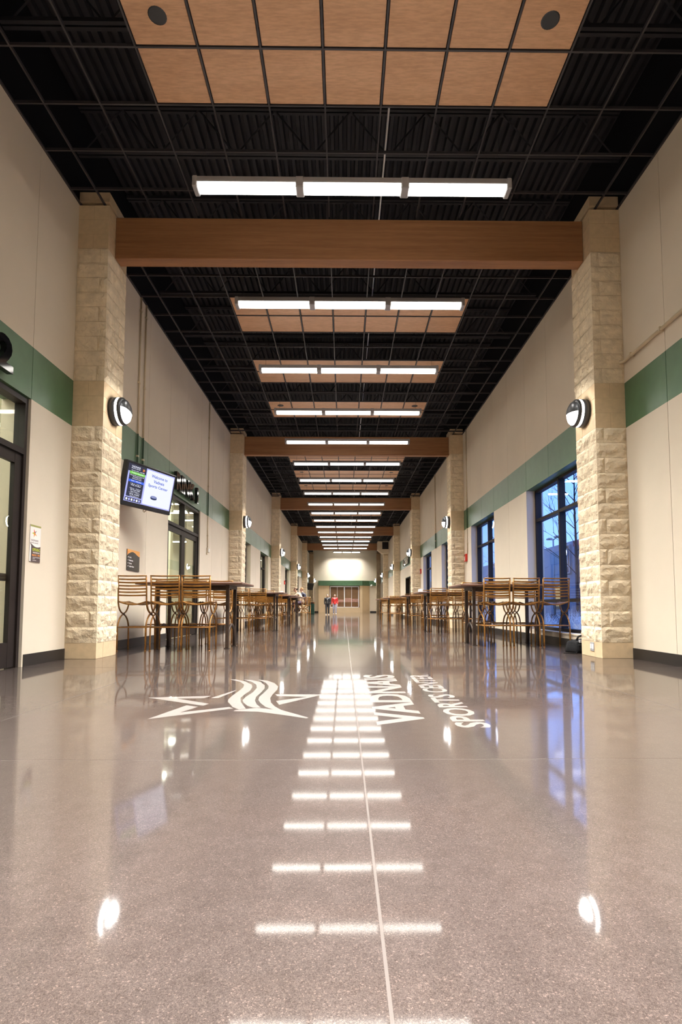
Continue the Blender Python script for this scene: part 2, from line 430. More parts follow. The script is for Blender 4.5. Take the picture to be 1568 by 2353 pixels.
for xa, xb in ((-1.63, -0.88), (-0.835, -0.10), (0.0, 0.75), (0.795, 1.53)):
    b = MB(); b.box(xa, xb, 0.048, 0.052, 0.63, 2.90); b.obj('pane', M['glass'], win)
cm = thing('security_camera', 'small white bracket camera under the last lamp on the end wall', 'camera', (3.15, ENDY - 0.08, 3.1))
b = MB(); b.cyl((0, 0.015, 0), (0, -0.06, 0.0), 0.06, 12); b.obj('mount', M['white'], cm, True)
b = MB(); b.tube([(0, -0.05, 0), (0, -0.2, 0.06), (-0.1, -0.3, 0.0)], 0.03, 8); b.obj('arm', M['white'], cm, True)
b = MB(); b.cyl((-0.1, -0.28, 0.03), (-0.16, -0.42, -0.16), 0.08, 12); b.obj('body', M['white'], cm, True)

# ================================================================== roof deck, joists, open grid
dk = MB(); pr = []
x = -4.0; n = 0
while x < 4.0:
    for (dx, z) in ((0, 7.42), (0.045, 7.42), (0.06, 7.49), (0.105, 7.49)): pr.append((x + dx, z))
    x += 0.12
vs = [(x, BACKY, z) for x, z in pr] + [(x, ENDY, z) for x, z in pr]; k = len(pr)
dk.add(vs, [(i, i + 1, k + i + 1, k + i) for i in range(k - 1)])
ceil = tag(bpy.data.objects.new('ceiling', None), kind='structure'); C.objects.link(ceil)
dk.obj('roof_deck', M['deck'], ceil)
b = MB(); b.box(-4.05, 4.05, BACKY, ENDY + 0.3, 7.6, 7.75); b.obj('roof_top', M['deck'], ceil)
y = D1 + PDEP / 2 - BAY * 1.25 + 0.4
while y < 46.5:
    b = MB()
    for z in (6.72, 7.36):
        for dy in (-0.03, 0.03): b.box(-3.66, 3.66, y + dy - 0.02, y + dy + 0.02, z, z + 0.045)
    n = 14
    for i in range(n):
        xa = -3.6 + 7.2 * i / n; xb = -3.6 + 7.2 * (i + 1) / n
        za, zb = (6.74, 7.38) if i % 2 == 0 else (7.38, 6.74)
        b.tube([(xa, y, za), (xb, y, zb)], 0.012, 4)
    b.obj('bar_joist', M['deck'], ceil); y += BAY / 6
b = MB(); b.cyl((0.45, BACKY + 0.1, 6.62), (0.45, 46, 6.62), 0.012, 8); 
b.obj('sprinkler_pipe', M['white'], label='thin white pipe running above the open black ceiling grid', cat='pipe', smooth=True)
# open tee grid, bay by bay
gr = tag(bpy.data.objects.new('trim_1', None), kind='structure'); C.objects.link(gr)
NROW = 16
for bi in range(-1, 5):
    by = D1 + PDEP / 2 + (bi - 1) * BAY + 0.10       # from the timber at the near end of the bay
    ye = by + BAY - 0.20
    b = MB()
    for kx in range(-3, 12):
        xx = GX + kx * G
        if abs(xx) < HW - 0.01: b.box(xx - 0.009, xx + 0.009, by, ye, ZG - 0.004, ZG + 0.03)
    r0 = 9.2544 + (bi - 1) * BAY
    for r in range(-3, 13):
        yy = r0 + r * G
        if by < yy < ye: b.box(-HW + 0.022, HW - 0.022, yy - 0.009, yy + 0.009, ZG - 0.003, ZG + 0.029)
    for sd in (-1, 1): b.box(*sorted((sd * (HW - 0.022), sd * HW)), by, ye, ZG - 0.004, ZG + 0.02)
    b.obj('grid_tees', M['grid'], gr)
ordn = ['first', 'second', 'third', 'fourth', 'fifth', 'sixth', 'seventh', 'eighth', 'ninth', 'tenth', 'eleventh', 'twelfth', 'thirteenth', 'fourteenth',
        'fifteenth', 'sixteenth', 'seventeenth', 'eighteenth', 'nineteenth', 'twentieth', 'twenty-first', 'twenty-second', 'twenty-third', 'twenty-fourth']
# maple clouds
pm = MB(); pm.bbox(0.016, G - 0.016, 0.016, G - 0.016, 0.0, 0.022, 0.003); cloud_me = pm.mesh('panel', M['cloud'])
spk = MB(); spk.lathe([(0.0, -0.004), (0.075, -0.004), (0.085, 0.0)], Matrix.Identity(4), 20); spk_me = spk.mesh('speaker_grille', M['black'])
nc = 0
for bi in range(0, 6):
    for c_ in range(3):
        y0 = 9.2544 + (bi - 1) * BAY + c_ * 4 * G
        if bi == 0 and c_ == 0: continue
        if y0 > 45.0: continue
        if bi == 0 and c_ == 1: lab = 'maple panel ceiling cloud straight above the camera, out of the picture'
        else:
            lab = 'maple veneer ceiling cloud of fourteen panels, %s from the camera' % ordn[nc]; nc += 1
        t = thing('ceiling_cloud', lab, 'ceiling panel', (GX, y0, ZG + 0.006), 0, 'maple ceiling clouds')
        for i in range(7):
            for j in range(2): link('panel', cloud_me, t, (i * G, j * G, 0))
        if (bi, c_) in ((0, 2), (1, 2), (2, 1), (2, 2)):
            for px in (0.31, 7 * G - 0.31): link('speaker_grille', spk_me, t, (px, 0.33 if bi == 0 else 0.3, -0.001))

# ================================================================== pillars of limestone blocks
def rock_block(x0, x1, y0, y1, faces, rough, seed):
    # block in pillar space: x from the wall towards the hall, y away from the camera, one course high
    rd = random.Random(seed); mb = MB(); h = U - 0.004; mg = 0.002
    X0, X1, Y0, Y1 = x0 + (mg if x0 > 0 else 0), x1 - (mg if x1 < PROJ - 1e-6 else 0), y0 + (mg if y0 > 0 else 0), y1 - (mg if y1 < PDEP - 1e-6 else 0)
    def face(o, du, dv, nrm, L):
        nu = max(3, int(round(L / 0.036))) if rough else 1; nv = 6 if rough else 1
        ox, oy = rd.uniform(0, 90), rd.uniform(0, 90)
        grid = []
        for j in range(nv + 1):
            for i in range(nu + 1):
                u, v = i / nu, j / nv
                if rough and 0 < i < nu: u += rd.uniform(-0.3, 0.3) / nu
                if rough and 0 < j < nv: v += rd.uniform(-0.3, 0.3) / nv
                d = 0.0
                if rough:
                    # split face: bold spalls, a broken ledge low on the face, finer chips
                    e = min(min(u, 1 - u) * L, min(v, 1 - v) * h)
                    ledge = 0.30 + 0.22 * mnoise(V3_((ox + u * L * 7, oy, 0.3)))
                    d = 0.013 + 0.013 * mnoise(V3_((ox + u * L * 8, oy + v * h * 13, 1.7))) + 0.006 * mnoise(V3_((ox + u * L * 24, oy + v * h * 24, 5.1)))
                    if v < ledge: d -= 0.007
                    d = max(0.001, d) * min(1.0, e / 0.022)
                    if e < 1e-4: d = rd.uniform(0.0, 0.003) if 0 < i < nu else 0.0
                grid.append(o + du * u + dv * v + nrm * d)
        fs = []
        for j in range(nv):
            for i in range(nu):
                a = j * (nu + 1) + i
                q = (a, a + 1, a + nu + 2, a + nu + 1)
                if rough:
                    if rd.random() < 0.5: fs += [(q[0], q[1], q[2]), (q[0], q[2], q[3])]
                    else: fs += [(q[0], q[1], q[3]), (q[1], q[2], q[3])]
                else: fs.append(q)
        mb.add(grid, fs)
    V = Vector; dz = V((0, 0, h))
    face(V((X0, Y0, 0)), V((X1 - X0, 0, 0)), dz, V((0, -1, 0)), X1 - X0) if 'f' in faces else mb.add([(X0, Y0, 0), (X1, Y0, 0), (X1, Y0, h), (X0, Y0, h)], [(0, 1, 2, 3)])
    face(V((X1, Y0, 0)), V((0, Y1 - Y0, 0)), dz, V((1, 0, 0)), Y1 - Y0) if 'i' in faces else mb.add([(X1, Y0, 0), (X1, Y1, 0), (X1, Y1, h), (X1, Y0, h)], [(0, 1, 2, 3)])
    face(V((X1, Y1, 0)), V((X0 - X1, 0, 0)), dz, V((0, 1, 0)), X1 - X0) if 'b' in faces else mb.add([(X1, Y1, 0), (X0, Y1, 0), (X0, Y1, h), (X1, Y1, h)], [(0, 1, 2, 3)])
    for z, fl_ in ((0, (3, 2, 1, 0)), (h, (0, 1, 2, 3))): mb.add([(X0, Y0, z), (X1, Y0, z), (X1, Y1, z), (X0, Y1, z)], [fl_])
    return mb
def flip(mb):
    o = MB(); o.v = [(-x, y, z) for x, y, z in mb.v]; o.f = [tuple(reversed(f)) for f in mb.f]; o.mi = list(mb.mi); return o
SPEC = {'A': [(0, PROJ, 0, U, 'fi'), (0, PROJ, U, PDEP, 'ib')],
        'B': [(PROJ - 0.105, PROJ, 0, 2 * U, 'fi'), (0, PROJ - 0.105, 0, 2 * U, 'f'), (0, PROJ, 2 * U, PDEP, 'ib')],
        'H': [(PROJ / 2, PROJ, 0, 2 * U, 'fi'), (0, PROJ / 2, 0, 2 * U, 'f'), (0, PROJ, 2 * U, PDEP, 'ib')]}
NV = 9
BLK = {}
sd = 100
for key in SPEC:
    for bi_, (x0, x1, y0, y1, fc) in enumerate(SPEC[key]):
        for rough in (True, False):
            if key == 'H' and rough: continue
            if key == 'B' and not rough: continue
            for v_ in range(NV if rough else 1):
                sd += 1
                mb = rock_block(x0, x1, y0, y1, fc, rough, sd)
                mtl = M['rock'] if rough else M['smooth']
                BLK[key, bi_, rough, v_, 1] = mb; BLK[key, bi_, rough, v_, -1] = flip(mb)
                for s_ in (1, -1):
                    BLK[key, bi_, rough, v_, s_, 'me'] = BLK[key, bi_, rough, v_, s_].mesh('stone_block', mtl, fix=False)
def courses():
    for c in range(30):
        if c == 0: yield c, 'A', False
        elif c < 15: yield c, ('A' if c % 2 == 1 else 'B'), True
        elif c < 18: yield c, ('H' if c % 2 == 1 else 'A'), False
        elif c < 27: yield c, ('B' if c % 2 == 0 else 'A'), True
        else: yield c, ('H' if c % 2 == 1 else 'A'), False
rv = random.Random(5)
for i in range(6):
    for side in (LEFT, RIGHT):
        y0 = D1 + i * BAY; dirn = -side
        nm = 'door wall' if side == LEFT else 'window wall'
        p = thing('stone_pillar', 'split-face limestone block pillar on the %s, %s from the camera' % (nm, ordn[i]), 'pillar', (side * (HW - 0.0015), y0, 0), 0, 'limestone pillars', 'thing')
        core = MB(); core.box(*sorted((0.0, dirn * (PROJ - 0.003))), 0.003, PDEP - 0.003, 0.0, 30 * U); core.obj('mortar', M['mortar'], p)
        far = MB()
        for c, key, rough in courses():
            for bi_ in range(len(SPEC[key])):
                v_ = rv.randrange(NV) if rough else 0
                if i < 3: link('stone_block', BLK[key, bi_, rough, v_, dirn, 'me'], p, (0, 0, c * U + 0.0025))
                else:
                    src = BLK[key, bi_, rough, v_, dirn]
                    far.add([(x, y, z + c * U + 0.0025) for x, y, z in src.v], src.f, 0 if rough else 1)
        if i >= 3: far.obj('stone_blocks', [M['rock'], M['smooth']], p, kind='stuff')
        cap = MB(); cap.bbox(*sorted((0.0, dirn * PROJ)), 0.0, PDEP, ZG + 0.032, 6.285, 0.004); cap.obj('pillar_head', M['smooth'], p)

# ================================================================== timber beams
for i in range(5):
    yc = D1 + i * BAY + PDEP / 2
    b = MB(); b.bbox(-(HW - PROJ) + 0.002, HW - PROJ - 0.002, yc - 0.095, yc + 0.095, 5.49, 6.085, 0.008)
    b.obj('timber_beam', M['beam'], label='brown laminated timber beam spanning the hall, %s from the camera' % ordn[i], cat='beam', group='timber beams', kind='thing')

# ================================================================== fluorescent fixtures
def fixture_parts(Lh, nseg):
    P = []
    b = MB(); b.prism([(-0.075, 0.05), (0.075, 0.05), (0.085, 0.0), (0.085, -0.02), (-0.085, -0.02), (-0.085, 0.0)], -Lh, Lh, Matrix.Rotation(pi / 2, 4, 'Y') @ Matrix.Rotation(pi / 2, 4, 'Z'))
    P.append(('housing', b.mesh('housing', M['housing']), None))
    seg = 2 * Lh / nseg
    for s_ in range(nseg):
        xa, xb = -Lh + s_ * seg + 0.05, -Lh + (s_ + 1) * seg - 0.05
        prof = [(-0.078, -0.021), (-0.074, -0.055), (-0.05, -0.072), (0.05, -0.072), (0.074, -0.055), (0.078, -0.021)]
        b = MB(); n = len(prof)
        b.add([(xa, yy, zz) for yy, zz in prof] + [(xb, yy, zz) for yy, zz in prof],
              [(k_, k_ + 1, n + k_ + 1, n + k_) for k_ in range(n - 1)] + [tuple(range(n)), tuple(range(2 * n - 1, n - 1, -1)), (0, n, 2 * n - 1, n - 1)])
        P.append(('lamp_lens', b.mesh('lamp_lens', M['lens']), None))
    for s_ in range(nseg + 1):
        xx = -Lh + s_ * seg; w_ = 0.048 if 0 < s_ < nseg else 0.045
        xa, xb = (xx - w_, xx + w_) if 0 < s_ < nseg else ((xx - 0.015, xx + w_) if s_ == 0 else (xx - w_, xx + 0.015))
        b = MB(); b.bbox(xa, xb, -0.088, 0.088, -0.078, 0.056, 0.01); P.append(('end_cap', b.mesh('end_cap', M['housing']), None))
    for sx_ in (-Lh + 0.12, Lh - 0.12):
        b = MB(); b.cyl((sx_, 0, 0.05), (sx_, 0, 1.865), 0.0025, 5); P.append(('hanger_wire', b.mesh('hanger_wire', M['grid']), None))
    return P
def downlight(t, Lh, k=1.0):
    # the lamp's own light: a long area lamp just under the lenses
    li = bpy.data.lights.new('downlight', 'AREA'); li.shape = 'RECTANGLE'; li.size = 2 * Lh - 0.1; li.size_y = 0.15
    li.energy = P_TUBE * k * Lh / 1.829; li.color = (1.0, 0.97, 0.93); li.spread = radians(SPREAD)
    o = bpy.data.objects.new('downlight', li); C.objects.link(o); o.parent = t; o.location = (0, 0, -0.076)
FX = fixture_parts(1.829, 3); FS = fixture_parts(1.22, 3)
nl = 0
for b_ in range(-1, 4):
    for j in range(4):
        y = 6.02 + b_ * BAY + 2.4384 * j
        if y < 5: lab = 'three-lamp fluorescent fixture hanging overhead outside the picture, %s behind the first visible one' % ordn[int(round((6.02 - y) / 2.4384)) - 1]
        else: lab = 'long three-lens fluorescent fixture hung under the grid, %s from the camera' % ordn[nl]; nl += 1
        t = thing('fluorescent_fixture', lab, 'ceiling light', (0.01, y, 5.56), 0, 'hanging fluorescent fixtures')
        for nm, me, _ in FX: link(nm, me, t)
        downlight(t, 1.829)
for y in (6.02 + 4 * BAY,):
    t = thing('fluorescent_fixture', 'long three-lens fluorescent fixture hung under the grid, %s from the camera' % ordn[nl], 'ceiling light', (0.01, y, 5.56), 0, 'hanging fluorescent fixtures'); nl += 1
    for nm, me, _ in FX: link(nm, me, t)
    downlight(t, 1.829)
t = thing('fluorescent_fixture', 'short fluorescent fixture, the farthest one, hung before the end wall', 'ceiling light', (0.15, 48.4, 5.56), 0, 'hanging fluorescent fixtures')
for nm, me, _ in FS: link(nm, me, t)
downlight(t, 1.22)
for q, y in enumerate((58.0, 61.5)):  # two added lamps, kept out of sight, to brighten the end wall
    t = thing('fluorescent_fixture', 'added unseen fixture lighting the end wall, above the last timber beam, %s of two' % ('nearer' if q == 0 else 'farther'), 'ceiling light', (0.0, y, 7.2), 0, 'hanging fluorescent fixtures')
    for nm, me, _ in FX:
        if nm != 'hanger_wire': link(nm, me, t)
    downlight(t, 1.829, 1.15)

# ================================================================== pillar sconces
def sconce_parts():
    P = []; Mx = Matrix.Rotation(pi / 2, 4, 'Y')           # local z -> +x (towards the hall)
    R = 0.19
    b = MB(); b.lathe([(0, 0.0), (R, 0.0), (R, 0.085), (R - 0.02, 0.09), (0, 0.09)], Mx, 32); P.append(('back_drum', b.mesh('back_drum', M['lampmetal'], True)))
    b = MB(); b.lathe([(R - 0.015, 0.0885), (R - 0.004, 0.089), (R - 0.004, 0.118), (R - 0.015, 0.1185)], Mx, 32); P.append(('glow_ring', b.mesh('glow_ring', M['sconce_lens'], True)))
    b = MB(); b.lathe([(0, 0.1175), (R - 0.01, 0.1175), (R, 0.121), (R, 0.148), (R - 0.015, 0.164), (R - 0.028, 0.166)], Mx, 32); P.append(('front_drum', b.mesh('front_drum', M['lampmetal'], True)))
    # lens dome: lower half glows, upper half is a metal hood; Rotation maps local x -> -z
    dome = [(R - 0.028, 0.165), (R - 0.045, 0.192), (R - 0.09, 0.218), (0.03, 0.229), (0.0, 0.230)]
    b = MB(); b.lathe(dome, Mx, 20, a0=-pi / 2 - 0.12, a1=pi / 2 - 0.12); P.append(('lens', b.mesh('lens', M['sconce_lens'], True)))
    hood = [(r + 0.003, h + 0.006) for r, h in dome]; hood[-1] = (0.0, hood[-1][1])
    b = MB(); b.lathe(hood, Mx, 20, a0=pi / 2 - 0.12, a1=3 * pi / 2 - 0.12); P.append(('hood', b.mesh('hood', M['lampmetal'], True)))
    return P
SC = sconce_parts()
for i in range(6):
    for side in (LEFT, RIGHT):
        t = thing('pillar_lamp', 'round drum wall lamp with glowing lens on the %s %s pillar' % (ordn[i], 'door-wall' if side == LEFT else 'window-wall'), 'lamp',
                  (side * (HW - PROJ), D1 + i * BAY + PDEP / 2, 3.352), 0 if side == LEFT else pi, 'drum lamps on the pillars')
        for nm, me in SC: link(nm, me, t)

# ================================================================== windows and glazed doors
def frame_bar(b, side, d0, d1, y0, y1, z0, z1): b.box(*xr(side, d0, d1), y0, y1, z0, z1)
wn_ = 0
def window(side, ya, yb, z0, z1, gl):
    global wn_; wn_ += 1
    t = tag(bpy.data.objects.new('window_%d' % wn_, None), kind='structure'); C.objects.link(t)
    d0, d1 = 0.17, 0.29; f = 0.055; ym = (ya + yb) / 2; e = 0.006
    b = MB()
    for a, c in ((ya + e, ya + f), (yb - f, yb - e), (ym - f / 2, ym + f / 2)): frame_bar(b, side, d0, d1, a, c, z0 + 0.002, z1 - 0.002)
    rows = [z0 + 0.002, 0.78, 2.42, z1 - 0.002]
    for zz0, zz1 in ((z0 + 0.002, z0 + 0.08), (0.75, 0.81), (2.39, 2.45), (z1 - f, z1 - 0.002)):
        frame_bar(b, side, d0 + 0.004, d1 - 0.004, ya + f, ym - f / 2, zz0, zz1); frame_bar(b, side, d0 + 0.004, d1 - 0.004, ym + f / 2, yb - f, zz0, zz1)
    b.obj('frame', M['bronze'], t)
    for a, c in ((ya + f, ym - f / 2), (ym + f / 2, yb - f)):
        for zz0, zz1 in ((z0 + 0.08, 0.75), (0.81, 2.39), (2.45, z1 - f)):
            p = MB(); p.box(*xr(side, 0.226, 0.232), a - 0.01, c + 0.01, zz0 - 0.01, zz1 + 0.01); p.obj('pane', gl, t)
    s_ = MB(); s_.box(*xr(side, -0.012, d0 - 0.002), ya + e, yb - e, z0 + 0.001, z0 + 0.025); s_.obj('sill', M['wall'], t)
for bi in (1, 2):
    for k0, k1 in ((-3, -1), (1, 3)): window(RIGHT, bayc(bi) + k0 * J, bayc(bi) + k1 * J, 0.2, Z15, M['glass'])
for bi in (2, 3):
    for k0, k1 in ((-3, -1), (1, 3)): window(LEFT, bayc(bi) + k0 * J, bayc(bi) + k1 * J, 0.2, Z15, M['doorglass'])
dn_ = 0
def glazed_door(side, ya, yb):
    global dn_; dn_ += 1
    t = tag(bpy.data.objects.new('door_%d' % dn_, None), kind='structure'); C.objects.link(t)
    d0, d1 = 0.025, 0.15; f = 0.06; e = 0.012; ym = (ya + yb) / 2; zt = Z15 - 0.012
    b = MB()
    for a, c in ((ya + e, ya + f), (yb - f, yb - e)): frame_bar(b, side, d0, d1, a, c, 0.001, zt)
    frame_bar(b, side, d0, d1, ya + f, yb - f, zt - f, zt); frame_bar(b, side, d0, d1, ya + f, yb - f, 2.385, 2.45)
    frame_bar(b, side, d0, d1, ym - 0.025, ym + 0.025, 2.45, zt - f)
    b.obj('frame', M['bronze'], t)
    for a, c in ((ya + f, ym - 0.025), (ym + 0.025, yb - f)):
        p = MB(); p.box(*xr(side, 0.085, 0.092), a - 0.008, c + 0.008, 2.442, zt - f + 0.008); p.obj('transom_pane', M['doorglass'], t)
    for a, c, hinge in ((ya + f + 0.004, ym - 0.003, 0), (ym + 0.003, yb - f - 0.004, 1)):
        st = 0.12; L_ = MB()
        for aa, cc in ((a, a + st), (c - st, c)): frame_bar(L_, side, 0.045, 0.095, aa, cc, 0.012, 2.38)
        frame_bar(L_, side, 0.047, 0.093, a + st, c - st, 0.012, 0.28); frame_bar(L_, side, 0.047, 0.093, a + st, c - st, 2.26, 2.38)
        lf = L_.obj('door_leaf', M['bronze'], t)
        p = MB(); p.box(*xr(side, 0.066, 0.074), a + st - 0.01, c - st + 0.01, 0.27, 2.27); p.obj('pane', M['doorglass'], lf)
        q = MB(); frame_bar(q, side, 0.10, 0.15, a + st * 0.5, c - st * 0.5, 0.95, 1.03); q.obj('push_bar', M['black'], lf)
for yc_ in (bayc(0) + 2 * J, bayc(1), bayc(4)): glazed_door(LEFT, yc_ - J, yc_ + J)
# dark open doorway on the window wall
dn_ += 1
t = tag(bpy.data.objects.new('door_%d' % dn_, None), kind='structure'); C.objects.link(t)
ya, yb = bayc(3) - J, bayc(3) + J
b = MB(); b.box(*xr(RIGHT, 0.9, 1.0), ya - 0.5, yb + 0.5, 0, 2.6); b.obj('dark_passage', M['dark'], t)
b = MB()
for a, c in ((ya + 0.006, ya + 0.05), (yb - 0.05, yb - 0.006)): b.box(*xr(RIGHT, -0.01, 0.2), a, c, 0.001, 2.40)
b.box(*xr(RIGHT, -0.01, 0.2), ya + 0.05, yb - 0.05, 2.35, 2.40); b.obj('frame', M['bronze'], t)
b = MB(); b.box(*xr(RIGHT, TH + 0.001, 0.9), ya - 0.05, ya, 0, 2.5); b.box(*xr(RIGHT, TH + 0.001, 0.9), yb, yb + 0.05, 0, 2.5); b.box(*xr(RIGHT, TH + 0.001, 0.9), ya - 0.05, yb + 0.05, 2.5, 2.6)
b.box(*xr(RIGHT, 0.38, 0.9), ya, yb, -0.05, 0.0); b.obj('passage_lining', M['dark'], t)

# ================================================================== rink rooms behind the door wall
rk = tag(bpy.data.objects.new('wall_rink', None), kind='structure'); C.objects.link(rk)
RX0, RX1, RY0, RY1 = -11.0, -(HW + TH) - 0.002, -1.0, 47.0
b = MB(); b.box(RX0 - 0.2, RX0, RY0, RY1, 0, 5.2); b.box(RX0, RX1, RY0 - 0.2, RY0, 0, 5.2); b.box(RX0, RX1, RY1, RY1 + 0.2, 0, 5.2)
b.box(RX0, -6.2, 7.9, 8.15, 0, 5.2); b.box(RX0, -5.6, 17.2, 17.45, 0, 5.2); b.box(-7.6, -7.2, 14.0, 14.4, 0, 5.2)
b.obj('rink_wall', M['rinkwall'], rk)
b = MB(); b.box(RX0, RX1, RY0, RY1, -0.12, 0.0); b.obj('rink_floor', M['rinkfloor'], rk)
b = MB(); b.box(RX0, RX1, RY0, RY1, 5.2, 5.35); b.obj('rink_ceiling', M['rinkwall'], rk)
tb = MB(); tb.box(-1.2, 1.2, -0.09, 0.09, -0.03, 0.0); tube_me = tb.mesh('tube_lens', M['rink_tube'])
th_ = MB(); th_.box(-1.25, 1.25, -0.12, 0.12, 0.0, 0.06); hous_me = th_.mesh('housing', M['white'])
q = 0
for y in (2.5, 5.6, 10.6, 13.2, 16.0, 20.0, 24.5, 29.5, 34.0, 41.5):
    for x in (-5.6, -8.6):
        t = thing('rink_tube_light', 'white tube light in the rink lobby, %s row, %s' % (ordn[q // 2], 'near the doors' if x > -7 else 'deeper inside'), 'ceiling light', (x, y, 4.2), 0, 'rink lobby tube lights')
        link('tube_lens', tube_me, t); link('housing', hous_me, t)
        b = MB(); b.cyl((-1, 0, 0.06), (-1, 0, 1.0), 0.006, 5); b.cyl((1, 0, 0.06), (1, 0, 1.0), 0.006, 5); b.obj('hanger', M['white'], t); q += 1
rl = thing('rink_railing', 'white barrier railing in the rink lobby behind the middle glass doors', 'railing', (-7.0, 0, 0))
b = MB()
for i in range(9): b.cyl((0, 9.4 + i * 0.9, 0), (0, 9.4 + i * 0.9, 1.1), 0.025, 8)
b.obj('posts', M['white'], rl, True)
b = MB()
for z in (0.35, 0.7, 1.1): b.cyl((0, 9.4, z), (0, 16.6, z), 0.022, 8)
b.obj('rails', M['white'], rl, True)
b = MB(); b.box(-0.5, -0.3, 9.0, 17.0, 0.0, 0.75); b.obj('board_wall', M['housing'], rl)

# ================================================================== wall fittings
def wpt(side, y, z, d=0.0): return Vector((side * (HW - d), y, z))
def conduit(name, side, y, z0, z1, label, r=0.014):
    t = thing(name, label, 'conduit', (side * (HW - r - 0.004), y, 0))
    b = MB()
    for za, zb, mt_ in ((z0, min(z1, Z15), 0), (max(z0, Z15), min(z1, Z18), 1), (max(z0, Z18), z1, 0)):
        if zb > za + 0.01: b.tube([(0, 0, za), (0, 0, zb)], r, 8, True, mt_)
    b.obj('tube', [M['pipe'], M['jointg']], t, True)
    b = MB(); z = z0 + 0.3
    while z < z1: b.box(-r * 1.3, r * 1.3, -r * 1.8, r * 1.8, z, z + 0.03); z += 1.3
    b.obj('strap', M['pipe'], t)
conduit('conduit_run', LEFT, 9.27, 2.95, ZG - 0.01, 'cream vertical conduit behind the big screen, the one nearer the first pillar')
conduit('conduit_run', LEFT, 9.52, 2.95, ZG - 0.01, 'cream vertical conduit behind the big screen, the one farther from the first pillar')
conduit('conduit_run', LEFT, 14.16, 2.21, ZG - 0.01, 'cream vertical conduit dropping to the small box right of the middle glass doors')
conduit('conduit_run', RIGHT, 16.34, 2.26, ZG - 0.01, 'cream vertical conduit dropping to the red alarm before the second window-wall pillar')
conduit('conduit_run', RIGHT, bayc(2), Z15 - 0.02, ZG - 0.01, 'cream vertical conduit between two windows in the second bay', 0.02)
t = thing('pipe_run', 'cream horizontal conduit along the upper window wall, ending at the first pillar', 'conduit', (HW - 0.03, 0, 3.93))
b = MB(); b.tube([(0, BACKY + 0.2, 0), (0, 6.99, 0), (-0.03, 7.012, 0), (-0.05, 7.022, 0)], 0.022, 10); b.obj('tube', M['pipe'], t, True)
b = MB()
for y in (2.2, 4.2, 6.15, 6.8): b.box(-0.026, 0.029, y - 0.012, y + 0.012, -0.03, 0.03)
b.obj('strap', M['pipe'], t)
t = thing('thermostat_box', 'small cream box below the conduit right of the middle glass doors', 'wall box', (-HW, 14.19, 2.14))
b = MB(); b.bbox(0.0, 0.05, -0.075, 0.075, -0.06, 0.06, 0.006); b.obj('body', M['wall'], t)
b = MB(); b.bbox(0.0, 0.03, -0.10, -0.05, -0.12, -0.062, 0.004); b.obj('sensor', M['pipe'], t)
b = MB(); b.bbox(0.05, 0.054, -0.05, 0.05, -0.04, 0.04, 0.001); b.obj('cover', M['white'], t)
def alarm(side, y, z, label):
    t = thing('fire_alarm', label, 'alarm', (side * HW, y, z), 0 if side < 0 else pi, 'fire alarms')
    b = MB(); b.bbox(0, 0.06, -0.11, 0.11, -0.115, 0.115, 0.01); b.obj('body', M['red'], t)
    b = MB(); b.bbox(0.06, 0.075, -0.03, 0.03, -0.085, 0.035, 0.005); b.obj('strobe_lens', M['white'], t)
    b = MB()
    for k_ in range(3): b.box(0.06, 0.064, -0.08, 0.08, 0.055 + k_ * 0.018, 0.063 + k_ * 0.018)
    b.obj('sounder_slots', M['dark'], t)
alarm(RIGHT, 16.52, 2.16, 'red fire alarm on the window wall before the second pillar')
alarm(RIGHT, 26.35, 2.38, 'red fire alarm with white strobe on the window wall before the third pillar')
alarm(LEFT, 32.5, 2.10, 'red fire alarm on the door wall between the third and fourth pillars')
# outlet on the first right pillar base
t = thing('outlet', 'grey double power outlet in the base block of the first window-wall pillar', 'outlet', (HW - PROJ - 0.0035, 7.33, 0.135))
b = MB(); b.bbox(-0.006, 0.0, -0.055, 0.055, -0.058, 0.058, 0.002); b.obj('plate', M['housing'], t)
for sy in (-1, 1):
    b = MB(); b.bbox(-0.009, -0.006, sy * 0.027 - 0.02, sy * 0.027 + 0.02, -0.035, 0.035, 0.002); b.obj('socket', M['white'], t)
# room letters
def sign(side, yc, text, z0, h, width, label):
    t = thing('letter_sign', label, 'sign', (side * HW, yc, z0), 0)
    n = len(text); x = -width / 2
    me_all = text_mesh(text, M['gloss'], width, h, 0.065, 0.036)
    # split the word into one mesh per letter by connected islands grouped along x
    bm = bmesh.new(); bm.from_mesh(me_all)
    seen = set(); isl = []
    for v in bm.verts:
        if v in seen: continue
        st_ = [v]; seen.add(v); grp = []
        while st_:
            u_ = st_.pop(); grp.append(u_)
            for e_ in u_.link_edges:
                o_ = e_.other_vert(u_)
                if o_ not in seen: seen.add(o_); st_.append(o_)
        isl.append(grp)
    for grp in isl:
        gs = set(grp); idx = {v: i for i, v in enumerate(grp)}
        b = MB(); b.add([v.co for v in grp], [[idx[v] for v in f.verts] for f in bm.faces if f.verts[0] in gs])
        # text x -> along wall (reading direction), y -> up, z -> out of the wall
        if side == LEFT: b.v = [(z + 0.018, x_ - width / 2, y_) for x_, y_, z in b.v]
        else: b.v = [(-z - 0.018, -(x_ - width / 2), y_) for x_, y_, z in b.v]
        b.obj('letter', M['gloss'], t)
    bm.free()
    b = MB()
    for k_ in range(6):
        yy = -width * 0.42 + k_ * width * 0.168
        b.cyl((0, yy, h * 0.5), (-side * 0.022, yy, h * 0.5), 0.008, 6)
    b.obj('stand_off', M['housing'], t)
sign(LEFT, 4.80, 'RINK 2', 3.125, 0.36, 1.68, 'black raised letters RINK 2 over the nearest glass doors')
sign(LEFT, 12.12, 'RINK 1', 3.13, 0.38, 1.68, 'black raised letters RINK 1 over the middle glass doors')
sign(RIGHT, 32.3, 'LOBBY', 3.16, 0.40, 2.9, 'black raised letters over the dark doorway on the window wall')

